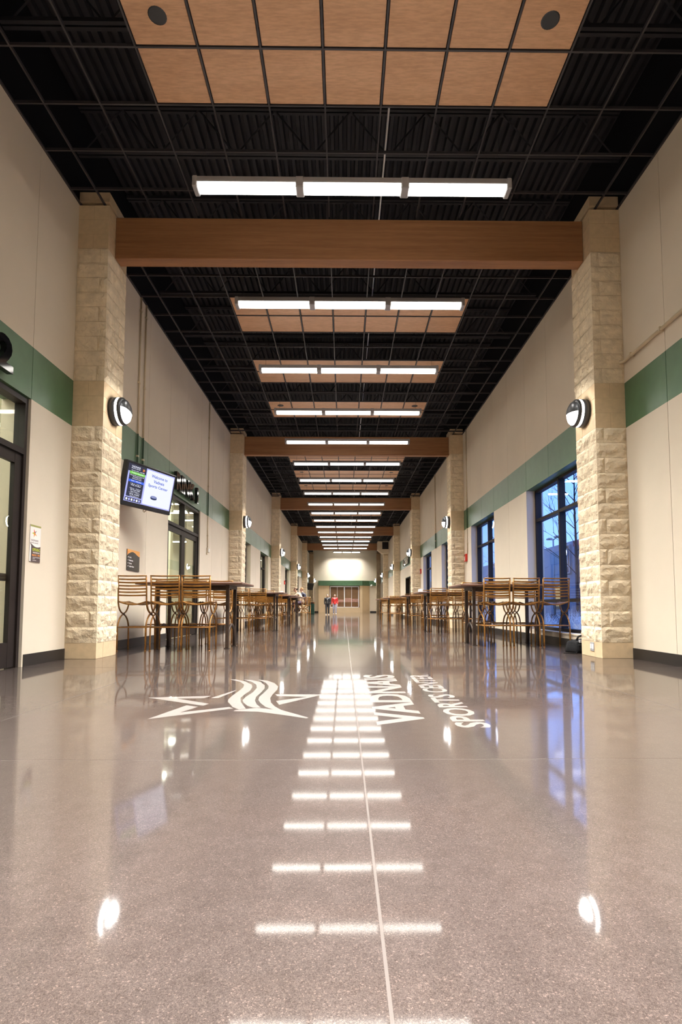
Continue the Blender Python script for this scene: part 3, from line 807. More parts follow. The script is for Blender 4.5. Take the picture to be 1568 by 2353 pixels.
# ---------------------------------------------------------------- big tilted screen
def rot3(a, b_, c): return Matrix.Rotation(a, 4, 'Z') @ Matrix.Rotation(b_, 4, 'X') @ Matrix.Rotation(c, 4, 'Y')
SCL = 1.17
tvc = Vector((-0.0827, 0, 0.6722)) + SCL * Vector((-2.80796 + 0.0827, 7.56237, 2.31680 - 0.6722))
tvR = rot3(1.20726, 0.18678, -0.00187)
M['scr_white'] = emis('screen_white', (0.80, 0.83, 1.0), 1.0 * E_SCREEN)
M['scr_lav'] = emis('screen_lavender', (0.42, 0.44, 0.85), 1.0 * E_SCREEN)
M['scr_dark'] = emis('screen_charcoal', (0.045, 0.045, 0.07), 1.0 * E_SCREEN)
M['scr_text'] = emis('screen_white_text', (0.85, 0.87, 1.0), 1.0 * E_SCREEN)
M['scr_blue'] = emis('screen_blue_text', (0.10, 0.15, 0.55), 1.0 * E_SCREEN)
M['scr_green'] = emis('screen_green', (0.22, 0.62, 0.10), 1.0 * E_SCREEN)
M['scr_bar'] = emis('screen_blue_bar', (0.06, 0.14, 0.75), 1.0 * E_SCREEN)
M['scr_red'] = emis('screen_red', (0.8, 0.10, 0.05), 1.0 * E_SCREEN)
M['scr_orange'] = emis('screen_orange', (0.9, 0.32, 0.08), 1.0 * E_SCREEN)
M['scr_puck'] = emis('screen_puck', (0.03, 0.04, 0.10), 1.0 * E_SCREEN)
M['scr_puck2'] = emis('screen_puck_top', (0.25, 0.28, 0.50), 1.0 * E_SCREEN)
tv = thing('flat_screen', 'big black flat screen showing a white welcome slide, tilted out from the first bay', 'screen')
tv.matrix_world = Matrix.Translation(tvc) @ tvR
TW, TH2 = SCL * 1.0, SCL * 0.6
b = MB(); b.bbox(-TW / 2, TW / 2, 0.0, 0.09, -TH2 / 2, TH2 / 2, 0.012); b.obj('casing', M['black'], tv)
b = MB(); b.bbox(-TW * 0.36, TW * 0.36, 0.091, 0.13, -TH2 * 0.32, TH2 * 0.32, 0.015); b.obj('rear_cover', M['black'], tv)
bz = 0.045; SW, SH = TW - 2 * bz, TH2 - 2 * bz - 0.02; sz0 = -TH2 / 2 + bz + 0.025; sx0 = -SW / 2
def scr(x0, x1, z0, z1, lay, mt_, name='screen_area', parent=None, rnd=0.0):
    # fractions of the picture, measured from its lower left
    X0, X1, Z0, Z1 = sx0 + x0 * SW, sx0 + x1 * SW, sz0 + z0 * SH, sz0 + z1 * SH
    b = MB(); yy = -0.001 - 0.0006 * lay
    if rnd > 0:
        poly = []
        for cx_, cz_, a0 in ((X1 - rnd, Z1 - rnd, 0), (X0 + rnd, Z1 - rnd, pi / 2), (X0 + rnd, Z0 + rnd, pi), (X1 - rnd, Z0 + rnd, 3 * pi / 2)):
            for k_ in range(5): poly.append((cx_ + rnd * cos(a0 + k_ * pi / 8), cz_ + rnd * sin(a0 + k_ * pi / 8)))
        n = len(poly); b.add([(x, yy, z) for x, z in poly], [tuple(range(n))])
    else: b.add([(X0, yy, Z0), (X1, yy, Z0), (X1, yy, Z1), (X0, yy, Z1)], [(0, 1, 2, 3)])
    return b.obj(name, mt_, parent or picture)
b = MB(); b.add([(sx0, -0.001, sz0), (sx0 + SW, -0.001, sz0), (sx0 + SW, -0.001, sz0 + SH), (sx0, -0.001, sz0 + SH)], [(0, 1, 2, 3)])
picture = b.obj('picture', M['scr_lav'], tv)
def stext(s_, xc, z, mt_, width=None, height=None, bold=0.01, lay=4):
    me = text_mesh(s_, mt_, width * SW if width else None, height * SH if height else None, 0.0002, bold, 'CENTER')
    o = link('lettering', me, picture); o.matrix_local = Matrix.Translation((sx0 + xc * SW, -0.001 - 0.0006 * lay, sz0 + z * SH)) @ Matrix.Rotation(pi / 2, 4, 'X')
scr(0.375, 0.985, 0.03, 0.97, 1, M['scr_white'], rnd=0.02)
scr(0.0, 0.36, 0.80, 1.0, 1, M['scr_dark'])
scr(0.03, 0.345, 0.14, 0.80, 1, M['scr_dark'], rnd=0.012)
scr(0.02, 0.35, 0.015, 0.115, 1, M['scr_dark'], rnd=0.012)
stext('VADNAIS', 0.14, 0.915, M['scr_text'], width=0.18, height=0.045)
stext('SPORTS CENTER', 0.14, 0.875, M['scr_text'], width=0.18, height=0.026)
stext('Feb 22, 2010 - 5:30 PM', 0.19, 0.815, M['scr_text'], width=0.26, height=0.03)
scr(0.035, 0.345, 0.735, 0.805, 2, M['scr_green'])
stext("Today's Schedule", 0.19, 0.752, M['scr_text'], width=0.24, height=0.036)
stext('Check the monitors for', 0.19, 0.695, M['scr_text'], width=0.29, height=0.028)
stext('Schedule and', 0.19, 0.655, M['scr_text'], width=0.17, height=0.028)
stext('Announcements', 0.19, 0.612, M['scr_text'], width=0.19, height=0.028)
scr(0.035, 0.345, 0.525, 0.59, 2, M['scr_bar'])
stext('Rink 1 Monday', 0.19, 0.542, M['scr_text'], width=0.21, height=0.036)
for z, a, c in ((0.475, '7:30 am - 8:30 am', 'WSL P5 Blue'), (0.355, '9:30 am - 10:30 am', 'WSL Parent & Me'), (0.235, '11:00 am - 12:00 pm', 'WSL P4/P5')):
    stext(a, 0.19, z, M['scr_text'], width=0.22, height=0.026, bold=0.0); stext(c, 0.19, z - 0.042, M['scr_text'], width=0.20, height=0.032)
for z in (0.32, 0.20): stext('Team Room 4', 0.19, z - 0.05, M['scr_text'], width=0.18, height=0.028)
for k_ in range(6): scr(0.035 + k_ * 0.052, 0.07 + k_ * 0.052, 0.035, 0.095, 2, M['scr_text'] if k_ % 2 == 0 else M['scr_lav'], 'weather_icon', rnd=0.008)
for mt_, ang, rr in ((M['scr_red'], 2.4, 0.035), (M['scr_green'], 1.2, 0.03), (M['scr_orange'], 0.2, 0.035), (M['scr_orange'], 3.8, 0.03), (M['scr_red'], 5.2, 0.03)):
    cx_, cz_ = sx0 + 0.30 * SW, sz0 + 0.905 * SH; b = MB()
    b.add([(cx_ + 0.012 * cos(ang + 1.3), -0.004, cz_ + 0.012 * sin(ang + 1.3)), (cx_ + 0.012 * cos(ang - 1.3), -0.004, cz_ + 0.012 * sin(ang - 1.3)), (cx_ + rr * cos(ang), -0.004, cz_ + rr * sin(ang))], [(0, 1, 2)]); b.obj('star_ray', mt_, picture)
stext('Welcome to', 0.66, 0.80, M['scr_blue'], height=0.085, width=0.36, bold=0.02)
stext('Vadnais', 0.66, 0.665, M['scr_blue'], height=0.085, width=0.24, bold=0.02)
stext('Sports Center', 0.66, 0.515, M['scr_blue'], height=0.10, width=0.44, bold=0.02)
def disc(cx_, cz_, rx, rz, lay, mt_):
    b = MB(); b.add([(sx0 + (cx_ + rx * cos(a)) * SW, -0.001 - 0.0006 * lay, sz0 + (cz_ + rz * sin(a)) * SH) for a in [2 * pi * i / 24 for i in range(24)]], [tuple(range(24))]); b.obj('puck', mt_, picture)
disc(0.60, 0.235, 0.07, 0.035, 2, M['scr_puck']); scr(0.53, 0.67, 0.235, 0.275, 3, M['scr_puck']); disc(0.60, 0.278, 0.07, 0.035, 5, M['scr_puck2'])
# wall arm from the set back to the wall
am = MB(); inv = tv.matrix_world.inverted()
wp = Vector((-HW + 0.015, tvc.y + 0.1, tvc.z - 0.05))
am.tube([(0, 0.125, -0.02), (0.05, 0.2, -0.02), inv @ (wp + Vector((0.05, 0, 0))), inv @ wp], 0.022, 8); am.obj('wall_arm', M['black'], tv, True)
am = MB(); am.box(-HW + 0.001, -HW + 0.02, wp.y - 0.13, wp.y + 0.13, wp.z - 0.2, wp.z + 0.2, M=None); am.v = [tuple(inv @ Vector(p)) for p in am.v]; am.obj('wall_plate', M['black'], tv)
am = MB(); am.tube([(0.05, 0.1, -TH2 / 2 + 0.05), (0.08, 0.14, -TH2 / 2 - 0.02), (0.15, 0.18, -TH2 / 2 - 0.03), (0.2, 0.14, -TH2 / 2 + 0.03)], 0.008, 6); am.obj('cable', M['pipe'], tv, True)

# second screen far down the door wall, seen nearly edge-on
tv2 = thing('flat_screen', 'small dark screen hung near the last door-wall pillar, tilted down', 'screen', (-3.0, 47.5, 2.4), 0)
tv2.rotation_euler = (0.25, 0.0, 1.15)
b = MB(); b.bbox(-0.5, 0.5, 0.0, 0.1, -0.3, 0.3, 0.012); b.obj('casing', M['black'], tv2)
b = MB(); b.box(-0.45, 0.45, -0.004, -0.001, -0.25, 0.26); b.obj('display', M['gloss'], tv2)
b = MB(); b.tube([(0, 0.1, 0.1), (0.0, 0.4, 0.05), (0.0, 0.73, 0.0)], 0.03, 8); b.obj('wall_arm', M['black'], tv2, True)

# ---------------------------------------------------------------- directory board and poster on the door wall
M['ink'] = mat('board_black', (0.035, 0.030, 0.028), 0.22); M['orange'] = mat('board_orange', (0.86, 0.40, 0.10), 0.3); M['inkwhite'] = mat('print_white', (0.85, 0.83, 0.80), 0.4)
M['paper'] = mat('poster_paper', (0.85, 0.80, 0.76), 0.5); M['lime'] = mat('print_lime', (0.50, 0.58, 0.06), 0.5); M['olive'] = mat('print_olive', (0.33, 0.32, 0.10), 0.5)
M['plum'] = mat('print_charcoal', (0.085, 0.06, 0.062), 0.4); M['porange'] = mat('print_orange', (0.80, 0.30, 0.07), 0.5); M['pgrey'] = mat('print_grey', (0.30, 0.25, 0.25), 0.5); M['pred'] = mat('print_red', (0.75, 0.10, 0.06), 0.5)
def board_piece(name, poly, d, mt_, parent):
    # poly in (along wall +y, up); d: distance off the wall
    b = MB(); n = len(poly); b.add([(d, a, z) for a, z in poly], [tuple(range(n))]); return b.obj(name, mt_, parent)
def board_text(s_, y, z, mt_, parent, d, width=None, height=None, bold=0.01, align='LEFT'):
    me = text_mesh(s_, mt_, width, height, 0.0006, bold, align)
    o = link('lettering', me, parent); o.matrix_local = Matrix(((0, 0, 1, d), (1, 0, 0, y), (0, 1, 0, z), (0, 0, 0, 1)))
t = thing('directory_board', 'dark directory board with an orange waved top, left of the first bar table', 'sign', (-HW, 8.955, 1.275))
b = MB(); b.bbox(0.001, 0.014, 0, 0.54, 0, 0.35, 0.002); b.obj('board', M['ink'], t)
wv = [(0.0, 0.35)] + [(0.0, 0.24)] + [(0.54 * i / 16, 0.285 + 0.03 * sin(-0.9 + 5.6 * i / 16)) for i in range(1, 17)] + [(0.54, 0.35)]
board_piece('orange_wave', wv, 0.0145, M['orange'], t)
for k_, s_ in enumerate(('Rink 1', 'Restrooms', 'Rooms', 'Locker Room')):
    board_text(s_, 0.09, 0.205 - 0.05 * k_, M['inkwhite'], t, 0.0148, height=0.026)
    board_piece('arrow', [(0.03, 0.205 - 0.05 * k_), (0.055, 0.218 - 0.05 * k_), (0.03, 0.231 - 0.05 * k_)], 0.0148, M['inkwhite'], t)
def starlet(parent, yc, zc, r, d, mats):
    for k_ in range(5):
        a = pi / 2 + 0.35 + k_ * 2 * pi / 5
        board_piece('star_ray', [(yc + r * 0.32 * cos(a - 0.63), zc + r * 0.32 * sin(a - 0.63)), (yc + r * cos(a), zc + r * sin(a)), (yc + r * 0.32 * cos(a + 0.63), zc + r * 0.32 * sin(a + 0.63)), (yc, zc)], d, mats[k_ % len(mats)], parent)
starlet(t, 0.045, 0.30, 0.03, 0.0149, [M['pred'], M['porange']])
t = thing('poster', 'narrow white and charcoal grand opening poster beside the nearest glass doors', 'poster', (-HW, 6.195, 1.187))
PW, PH = 0.215, 0.425
b = MB(); b.bbox(0.001, 0.008, 0, PW, 0, PH, 0.001); b.obj('sheet', M['paper'], t)
board_piece('top_strip', [(0, PH - 0.022), (PW, PH - 0.022), (PW, PH), (0, PH)], 0.0084, M['olive'], t)
cv = [(0.025, 0.0), (PW, 0.0)] + [(PW - (PW - 0.0) * i / 12, 0.205 - 0.045 * sin(pi * (0.15 + 0.75 * i / 12)) + 0.03 * i / 12) for i in range(13)] + [(0.025, 0.18)]
board_piece('dark_field', cv, 0.0084, M['plum'], t)
starlet(t, 0.085, PH - 0.095, 0.055, 0.0088, [M['pred'], M['lime'], M['porange'], M['porange'], M['pgrey']])
board_text('VADNAIS', 0.015, 0.235, M['pgrey'], t, 0.0088, width=0.15, height=0.024)
board_text('SPORTS CENTER', 0.015, 0.212, M['pgrey'], t, 0.0088, width=0.15, height=0.012)
board_text('OPENING', 0.05, 0.122, M['lime'], t, 0.0088, width=0.155, height=0.036, bold=0.02)
board_text('THIS WEEKEND', 0.06, 0.098, M['inkwhite'], t, 0.0088, width=0.14, height=0.016)
board_text('MARCH, 1-4PM', 0.05, 0.062, M['porange'], t, 0.0088, width=0.155, height=0.026, bold=0.02)
for z, w_ in ((0.05, 0.15), (0.034, 0.05), (0.014, 0.075)): board_piece('print_line', [(0.06, z), (0.06 + w_, z), (0.06 + w_, z + 0.004), (0.06, z + 0.004)], 0.0088, M['inkwhite'], t)

# ================================================================== floor emblem
em = thing('floor_emblem', 'pale star emblem and centre name stained into the polished floor', 'floor emblem')
STAR = {
 'star_point': [[(-1.534, 4.078), (-1.082, 4.153), (-1.113, 4.05), (-1.299, 4.031), (-1.018, 3.819), (-1.039, 3.746)],
                [(-1.26, 3.306), (-1.156, 3.762), (-1.063, 3.704), (-1.124, 3.512), (-0.852, 3.697), (-0.815, 3.642)],
                [(-1.063, 4.055), (-0.946, 4.466), (-0.958, 4.322), (-1.007, 4.055)],
                [(-0.611, 4.224), (-0.243, 4.208), (-0.528, 3.774), (-0.568, 3.925), (-0.358, 4.103), (-0.585, 4.135)]],
 'wave': [[(-1.144, 5.087), (-1.076, 5.069), (-0.97, 4.939), (-0.879, 4.739), (-0.848, 4.59), (-0.834, 4.385), (-0.845, 4.197), (-0.845, 4.053), (-0.812, 3.892), (-0.766, 3.743), (-0.73, 3.637), (-0.77, 3.606), (-0.83, 3.697), (-0.902, 3.893), (-0.922, 3.999), (-0.927, 4.168), (-0.921, 4.386), (-0.923, 4.591), (-0.945, 4.74), (-1.011, 4.915)],
          [(-1.02, 5.085), (-0.929, 5.032), (-0.826, 4.896), (-0.761, 4.699), (-0.735, 4.518), (-0.733, 4.287), (-0.739, 4.108), (-0.721, 3.943), (-0.683, 3.79), (-0.638, 3.672), (-0.689, 3.672), (-0.74, 3.743), (-0.789, 3.866), (-0.813, 3.97), (-0.815, 4.109), (-0.798, 4.32), (-0.805, 4.554), (-0.84, 4.738), (-0.909, 4.914)],
          [(-0.876, 5.066), (-0.784, 4.996), (-0.693, 4.83), (-0.637, 4.624), (-0.624, 4.448), (-0.63, 4.225), (-0.626, 4.05), (-0.596, 3.864), (-0.551, 3.717), (-0.493, 3.59), (-0.298, 3.343), (-0.309, 3.321), (-0.475, 3.435), (-0.633, 3.531), (-0.796, 3.55), (-0.791, 3.584), (-0.663, 3.663), (-0.599, 3.635), (-0.544, 3.599), (-0.608, 3.694), (-0.664, 3.839), (-0.7, 3.969), (-0.715, 4.108), (-0.708, 4.319), (-0.705, 4.518), (-0.723, 4.662), (-0.775, 4.855)]]}
for nm, polys in STAR.items():
    for poly in polys:
        b = MB(); n = len(poly); b.add([(x, y, 0.0005) for x, y in poly], [tuple(range(n))])
        me = b.mesh(nm, M['inlay'])
        bm = bmesh.new(); bm.from_mesh(me); bmesh.ops.triangulate(bm, faces=bm.faces)
        for f_ in bm.faces:
            if f_.normal.z < 0: f_.normal_flip()
        bm.to_mesh(me); bm.free(); link(nm, me, em)
def floor_text(s_, x_base, y0, y1, h, bold):
    me = text_mesh(s_, M['inlay'], y1 - y0, h, 0.0004, bold)
    o = link('lettering', me, em); o.matrix_local = Matrix(((0, -1, 0, x_base), (1, 0, 0, y0), (0, 0, 1, 0.0002), (0, 0, 0, 1)))
floor_text('VADNAIS', 0.402, 3.13, 5.40, 0.30, 0.034)
floor_text('SPORTS', 0.748, 3.06, 4.20, 0.197, 0.026)
floor_text('CENTER', 0.748, 4.30, 5.40, 0.197, 0.026)

# ================================================================== stools
def arc(p0, c, p1, n=6):
    return [((1 - t) ** 2 * p0[0] + 2 * t * (1 - t) * c[0] + t * t * p1[0], (1 - t) ** 2 * p0[1] + 2 * t * (1 - t) * c[1] + t * t * p1[1]) for t in [i / n for i in range(n + 1)]]
HWID, HDEP = 0.213, 0.215
def stool_parts(n=7):
    P = []; r = 0.0122
    for sx_ in (-1, 1):
        x = sx_ * HWID
        low = [(-HDEP, 0.0), (-HDEP, 0.12), (-HDEP + 0.004, 0.28)] + arc((-HDEP + 0.006, 0.36), (-0.17, 0.52), (0.0, 0.555), 6) + arc((0.0, 0.555), (0.17, 0.52), (HDEP - 0.006, 0.36), 6)[1:] + [(HDEP - 0.004, 0.28), (HDEP, 0.12), (HDEP, 0.0)]
        b = MB(); b.tube([(x, y, z) for y, z in low], r, n)
        for yy in (-HDEP, HDEP): b.cyl((x, yy, 0.0), (x, yy, 0.012), 0.017, n)
        P.append(('leg_arch', b))
        up = [(-0.235, 1.13), (-0.215, 0.95), (-0.205, 0.78)] + arc((-0.202, 0.73), (-0.16, 0.585), (0.0, 0.562), 6) + arc((0.0, 0.562), (0.16, 0.585), (0.202, 0.73), 6)[1:] + [(0.204, 0.755)]
        b = MB(); b.tube([(x, y, z) for y, z in up], r, n); P.append(('back_post', b))
        b = MB(); b.ell((x, 0, 0.558), 0.02, 0.03, 0.022, 5); P.append(('collar', b))
        b = MB(); b.cyl((x, -HDEP + 0.01, 0.357), (x, HDEP - 0.01, 0.357), 0.009, n); P.append(('foot_rail', b))
        b = MB(); b.tube([(x, -0.205 + 0.409 * k / 6, 0.752 - 0.012 * sin(pi * k / 6)) for k in range(7)], 0.0095, n); P.append(('seat_side_rail', b))
    for yy in (-HDEP, HDEP):
        b = MB(); b.cyl((-HWID, yy, 0.357), (HWID, yy, 0.357), 0.0095, n); P.append(('foot_rail', b))
    b = MB(); b.tube([(-HWID - 0.008 + (2 * HWID + 0.016) * k / 8, -0.236 - 0.02 * sin(pi * k / 8), 1.136 - 0.006 * sin(pi * k / 8)) for k in range(9)], 0.011, n); P.append(('top_rail', b))
    for k_ in range(6):
        z = 1.086 - 0.0485 * k_; yb = -0.226 + 0.0035 * k_
        b = MB(); vs = []; nn = 8
        for q in range(nn + 1):
            x = -HWID + 2 * HWID * q / nn; s_ = sin(pi * q / nn)
            for dy, dz in ((-0.0035, -0.0115), (0.0035, -0.0115), (0.0035, 0.0115), (-0.0035, 0.0115)): vs.append((x, yb - 0.022 * s_ + dy, z - 0.007 * s_ + dz))
        fs = [tuple(range(4)), tuple(range(4 * nn + 3, 4 * nn - 1, -1))]
        for q in range(nn):
            for e in range(4): a, c = 4 * q + e, 4 * q + (e + 1) % 4; fs.append((a, a + 4, c + 4, c))
        b.add(vs, fs); P.append(('slat', b))
    def sag(x): return 0.748 - 0.048 * cos(pi * x / (2 * HWID))
    for yy in (-0.203, 0.203):
        b = MB(); b.tube([(x, yy, sag(x)) for x in [-HWID + 2 * HWID * q / 10 for q in range(11)]], 0.011, n); P.append(('seat_rail', b))
    for k_ in range(6):
        x = -HWID * 0.80 + 2 * HWID * 0.80 * k_ / 5
        b = MB(); z = sag(x); sl = atan2(0.048 * pi / (2 * HWID) * sin(pi * x / (2 * HWID)), 1)
        b.box(-0.015, 0.015, -0.2, 0.2, -0.0025, 0.0025, M=Matrix.Translation((x, 0, z + 0.004)) @ Matrix.Rotation(-sl, 4, 'Y')); P.append(('seat_strip', b))
    for k_ in range(4):
        yy = -0.13 + 0.0867 * k_; b = MB(); vs = []; nn = 10
        for q in range(nn + 1):
            x = -HWID + 2 * HWID * q / nn
            for dy, dz in ((-0.015, -0.002), (0.015, -0.002), (0.015, 0.002), (-0.015, 0.002)): vs.append((x, yy + dy, sag(x) - 0.003 + dz))
        fs = [tuple(range(4)), tuple(range(4 * nn + 3, 4 * nn - 1, -1))]
        for q in range(nn):
            for e in range(4): a, c = 4 * q + e, 4 * q + (e + 1) % 4; fs.append((a, a + 4, c + 4, c))
        b.add(vs, fs); P.append(('seat_strip', b))
    return P
SP = [(nm, b.mesh(nm, M['iron'] if nm == 'collar' else M['rust'], nm not in ('slat', 'seat_strip'))) for nm, b in stool_parts(7)]
jm = MB()
for nm, b in stool_parts(5): jm.add(b.v, b.f)
SJ = jm.mesh('bar_stool', M['rust'], False)
rs = random.Random(11)
def stool(x, y, rz, label, full):
    g = 'rust-brown iron bar stools'
    rz += rs.uniform(-0.012, 0.012)
    if full:
        t = thing('bar_stool', label, 'stool', (x, y, 0), rz, g)
        for nm, me in SP: link(nm, me, t)
    else:
        o = link('bar_stool', SJ, None, (x, y, 0), label, 'stool', g); o.rotation_euler = (0, 0, rz)

# ================================================================== bar tables
def table_parts(hx=0.84, hy=0.55, px=0.56, py=0.29):
    P = []
    b = MB(); b.bbox(-hx, hx, -hy, hy, 1.018, 1.055, 0.008); P.append(('table_top', b, M['top'], False))
    b = MB(); b.box(-px, px, -0.035, 0.035, 0.94, 1.017); P.append(('apron', b, M['iron'], False))
    for sx_ in (-1, 1):
        x = sx_ * px
        b = MB(); b.box(x - 0.03, x + 0.03, -py - 0.03, py + 0.03, 0.962, 1.017); P.append(('top_bar', b, M['iron'], False))
        for sy_ in (-1, 1):
            b = MB(); b.bbox(x - 0.026, x + 0.026, sy_ * py - 0.026, sy_ * py + 0.026, 0.008, 0.962, 0.004); b.box(x - 0.04, x + 0.04, sy_ * py - 0.04, sy_ * py + 0.04, 0.0, 0.008); P.append(('leg', b, M['iron'], False))
        b = MB(); b.tube([(x, -py + 0.045, 0.0), (x, -py + 0.05, 0.18)] + [(x, yy, zz) for yy, zz in arc((-py + 0.055, 0.24), (-0.10, 0.37), (0.02, 0.375), 6)] + [(x, yy, zz) for yy, zz in arc((0.02, 0.375), (py - 0.08, 0.36), (py - 0.045, 0.2), 6)][1:] + [(x, py - 0.045, 0.0)], 0.022, 10); P.append(('foot_arch', b, M['iron'], True))
    return P
TP = [(nm, b.mesh(nm, mt_, sm)) for nm, b, mt_, sm in table_parts()]
def table(x, y, label, rz=0.0):
    t = thing('bar_table', label, 'table', (x, y, 0), rz, 'dark brown bar tables')
    for nm, me in TP: link(nm, me, t)
POS3 = ['wall end', 'middle', 'aisle end']
def seating(side, idx, cx, cy, full, xoff=None, skip=()):
    wl_ = 'door-wall' if side == LEFT else 'window-wall'
    table(cx, cy, 'dark brown bar-height table with iron legs, %s in the %s row' % (ordn[idx], wl_))
    offs = xoff or (-0.77, -0.275, 0.19)
    for row, sgn in (('near', -1), ('far', 1)):
        for k_, dx in enumerate(offs):
            if (row, k_) in skip: continue
            x = cx + dx * (1 if side == LEFT else -1)
            yy = cy + sgn * 0.60
            stool(x, yy, 0 if sgn < 0 else pi, 'rust-brown iron bar stool, %s side of %s %s table, %s' % (row, ordn[idx], wl_, POS3[k_]), full)
LT = [(-2.52, 9.07), (-2.56, 15.25), (-2.58, 19.1), (-2.60, 22.4)]
for i, (cx, cy) in enumerate(LT): seating(LEFT, i, cx, cy, i < 2)
RT = [(2.74, 9.74), (2.70, 14.63), (2.78, 19.4), (2.50, 24.4), (2.46, 29.2)]
for i, (cx, cy) in enumerate(RT): seating(RIGHT, i, cx, cy, i < 2, (-0.68, -0.185, 0.30) if i == 0 else (-0.60, -0.10, 0.37))
table(-3.12, 28.4, 'dark brown bar-height table with iron legs, fifth in the door-wall row, where two people sit', pi / 2)
stool(-2.0, 27.5, 0, 'rust-brown iron bar stool on its own in front of the two seated people', False)
stool(-2.28, 28.1, pi / 2, 'rust-brown iron bar stool under the person in the cap', False)
stool(-2.18, 28.95, pi / 2, 'rust-brown iron bar stool under the person in the dark jacket', False)

for side_, nm_, (x, y), (a, c, h_) in ((RIGHT, 'window-wall', (2.03, 15.0), (0.11, 0.08, 0.09)), (LEFT, 'door-wall', (-1.87, 15.5), (0.12, 0.10, 0.04))):
    t = thing('napkin_box', 'small white napkin box on the end of the second %s table' % nm_, 'box', (x, y, 1.0552), 0.2, 'white napkin boxes')
    b = MB(); b.bbox(-a / 2, a / 2, -c / 2, c / 2, 0.0, h_, 0.004); b.obj('box_body', M['white'], t)
    b = MB(); b.bbox(-a * 0.36, a * 0.36, -c * 0.36, c * 0.36, h_ + 0.0005, h_ + 0.012, 0.003); b.obj('napkin', M['paper'], t)

# ================================================================== bag and bin
M['nylon'] = noisy('black_nylon', (0.008, 0.008, 0.009), 0.75, 0.3, 30.0, 90.0, 0.002, spec=0.2)
t = thing('duffel_bag', 'black nylon camera bag on the floor behind the first window-wall pillar', 'bag', (3.42, 7.98, 0), 0.25)
bm = bmesh.new(); bmesh.ops.create_cube(bm, size=1.0)
bmesh.ops.subdivide_edges(bm, edges=bm.edges, cuts=5, use_grid_fill=True)
rb = random.Random(3)
for v in bm.verts:
    x, y, z = v.co; e = max(abs(x), abs(y)) * 2
    k_ = 1 - 0.05 * (abs(x) * 2) ** 4 * (abs(z) * 2) ** 2
    top = 0.5 + z
    v.co = Vector((x * 0.42 * (1 - 0.10 * top) * k_, y * 0.26 * (1 - 0.13 * top * top), (z + 0.5) * (0.20 + 0.045 * x - 0.02 * (abs(y) * 2) ** 3 * top) + rb.uniform(-0.004, 0.004) * (top > 0.1)))
    v.co += Vector((rb.uniform(-.005, .005), rb.uniform(-.005, .005), 0)) * (top > 0.05)
me = bpy.data.meshes.new('bag_body'); bm.to_mesh(me); bm.free(); me.materials.append(M['nylon'])
for p_ in me.polygons: p_.use_smooth = True
link('bag_body', me, t)
b = MB(); b.tube([(-0.14, -0.05, 0.18), (-0.12, -0.06, 0.235), (-0.06, -0.06, 0.25), (0.0, -0.05, 0.235), (0.03, -0.05, 0.20)], 0.014, 8); b.obj('carry_handle', M['nylon'], t, True)
b = MB(); b.bbox(-0.19, 0.10, -0.148, -0.126, 0.03, 0.13, 0.012); b.obj('front_pocket', M['nylon'], t)
for q in range(2):
    b = MB(); b.bbox(-0.15 + q * 0.13, -0.115 + q * 0.13, -0.135, -0.105, 0.15 + 0.04 * q, 0.19 + 0.04 * q, 0.004); b.obj('buckle', M['housing'], t)
b = MB(); b.tube([(-0.17, -0.10, 0.02), (-0.24, -0.16, 0.006), (-0.33, -0.14, 0.006), (-0.36, -0.05, 0.006)], 0.006, 6); b.obj('loose_strap', M['nylon'], t, True)

M['bin'] = noisy('dark_green_plastic', (0.006, 0.050, 0.036), 0.4, 0.15, 4.0)
t = thing('litter_bin', 'dark green square litter bin by the last door-wall pillar', 'bin', (-2.98, 48.6, 0))
b = MB(); b.bbox(-0.24, 0.24, -0.24, 0.24, 0.0, 0.92, 0.02); b.obj('body', M['bin'], t)
b = MB(); b.bbox(-0.27, 0.27, -0.27, 0.27, 0.921, 1.08, 0.03); b.obj('lid', M['beam'], t)
b = MB(); b.box(-0.16, 0.16, -0.275, -0.268, 0.95, 1.04); b.obj('flap', M['black'], t)

# ================================================================== air duct box on the fifth window-wall pillar
M['ductcream'] = noisy('cream_painted_duct', (0.68, 0.58, 0.42), 0.6, 0.04, 3.0)
t = thing('air_duct', 'cream boxed air duct with dark louvre high at the fifth window-wall pillar', 'duct', (0, 45.55, 0))
b = MB(); prof = [(2.72, 6.10), (3.67, 6.10), (3.67, 5.12), (3.08, 5.12), (2.72, 5.42)]
b.prism(prof, -0.55, 0.5, Matrix.Rotation(pi / 2, 4, 'X')); b.v = [(x, -z if False else y, zz) for (x, y, zz) in b.v for z in (0,)]
b.obj('casing', M['ductcream'], t)
b = MB(); b.box(3.10, 3.62, -0.505, -0.502, 5.45, 6.05)
b.obj('louvre_back', M['dark'], t)
for q in range(8):
    l_ = MB(); l_.box(3.12 + q * 0.064, 3.135 + q * 0.064, -0.53, -0.506, 5.46, 6.04); l_.obj('louvre_blade', M['bronze'], t)
t = thing('vertical_duct', 'cream vertical wall duct on the window wall beyond the fifth pillar', 'duct', (HW, 47.4, 0))
b = MB(); b.bbox(-0.32, -0.0005, -0.15, 0.15, 3.4, 6.05, 0.03); b.obj('casing', M['ductcream'], t)
b = MB(); b.box(-0.34, -0.0004, -0.17, 0.17, 4.4, 4.45); b.obj('flange', M['ductcream'], t)

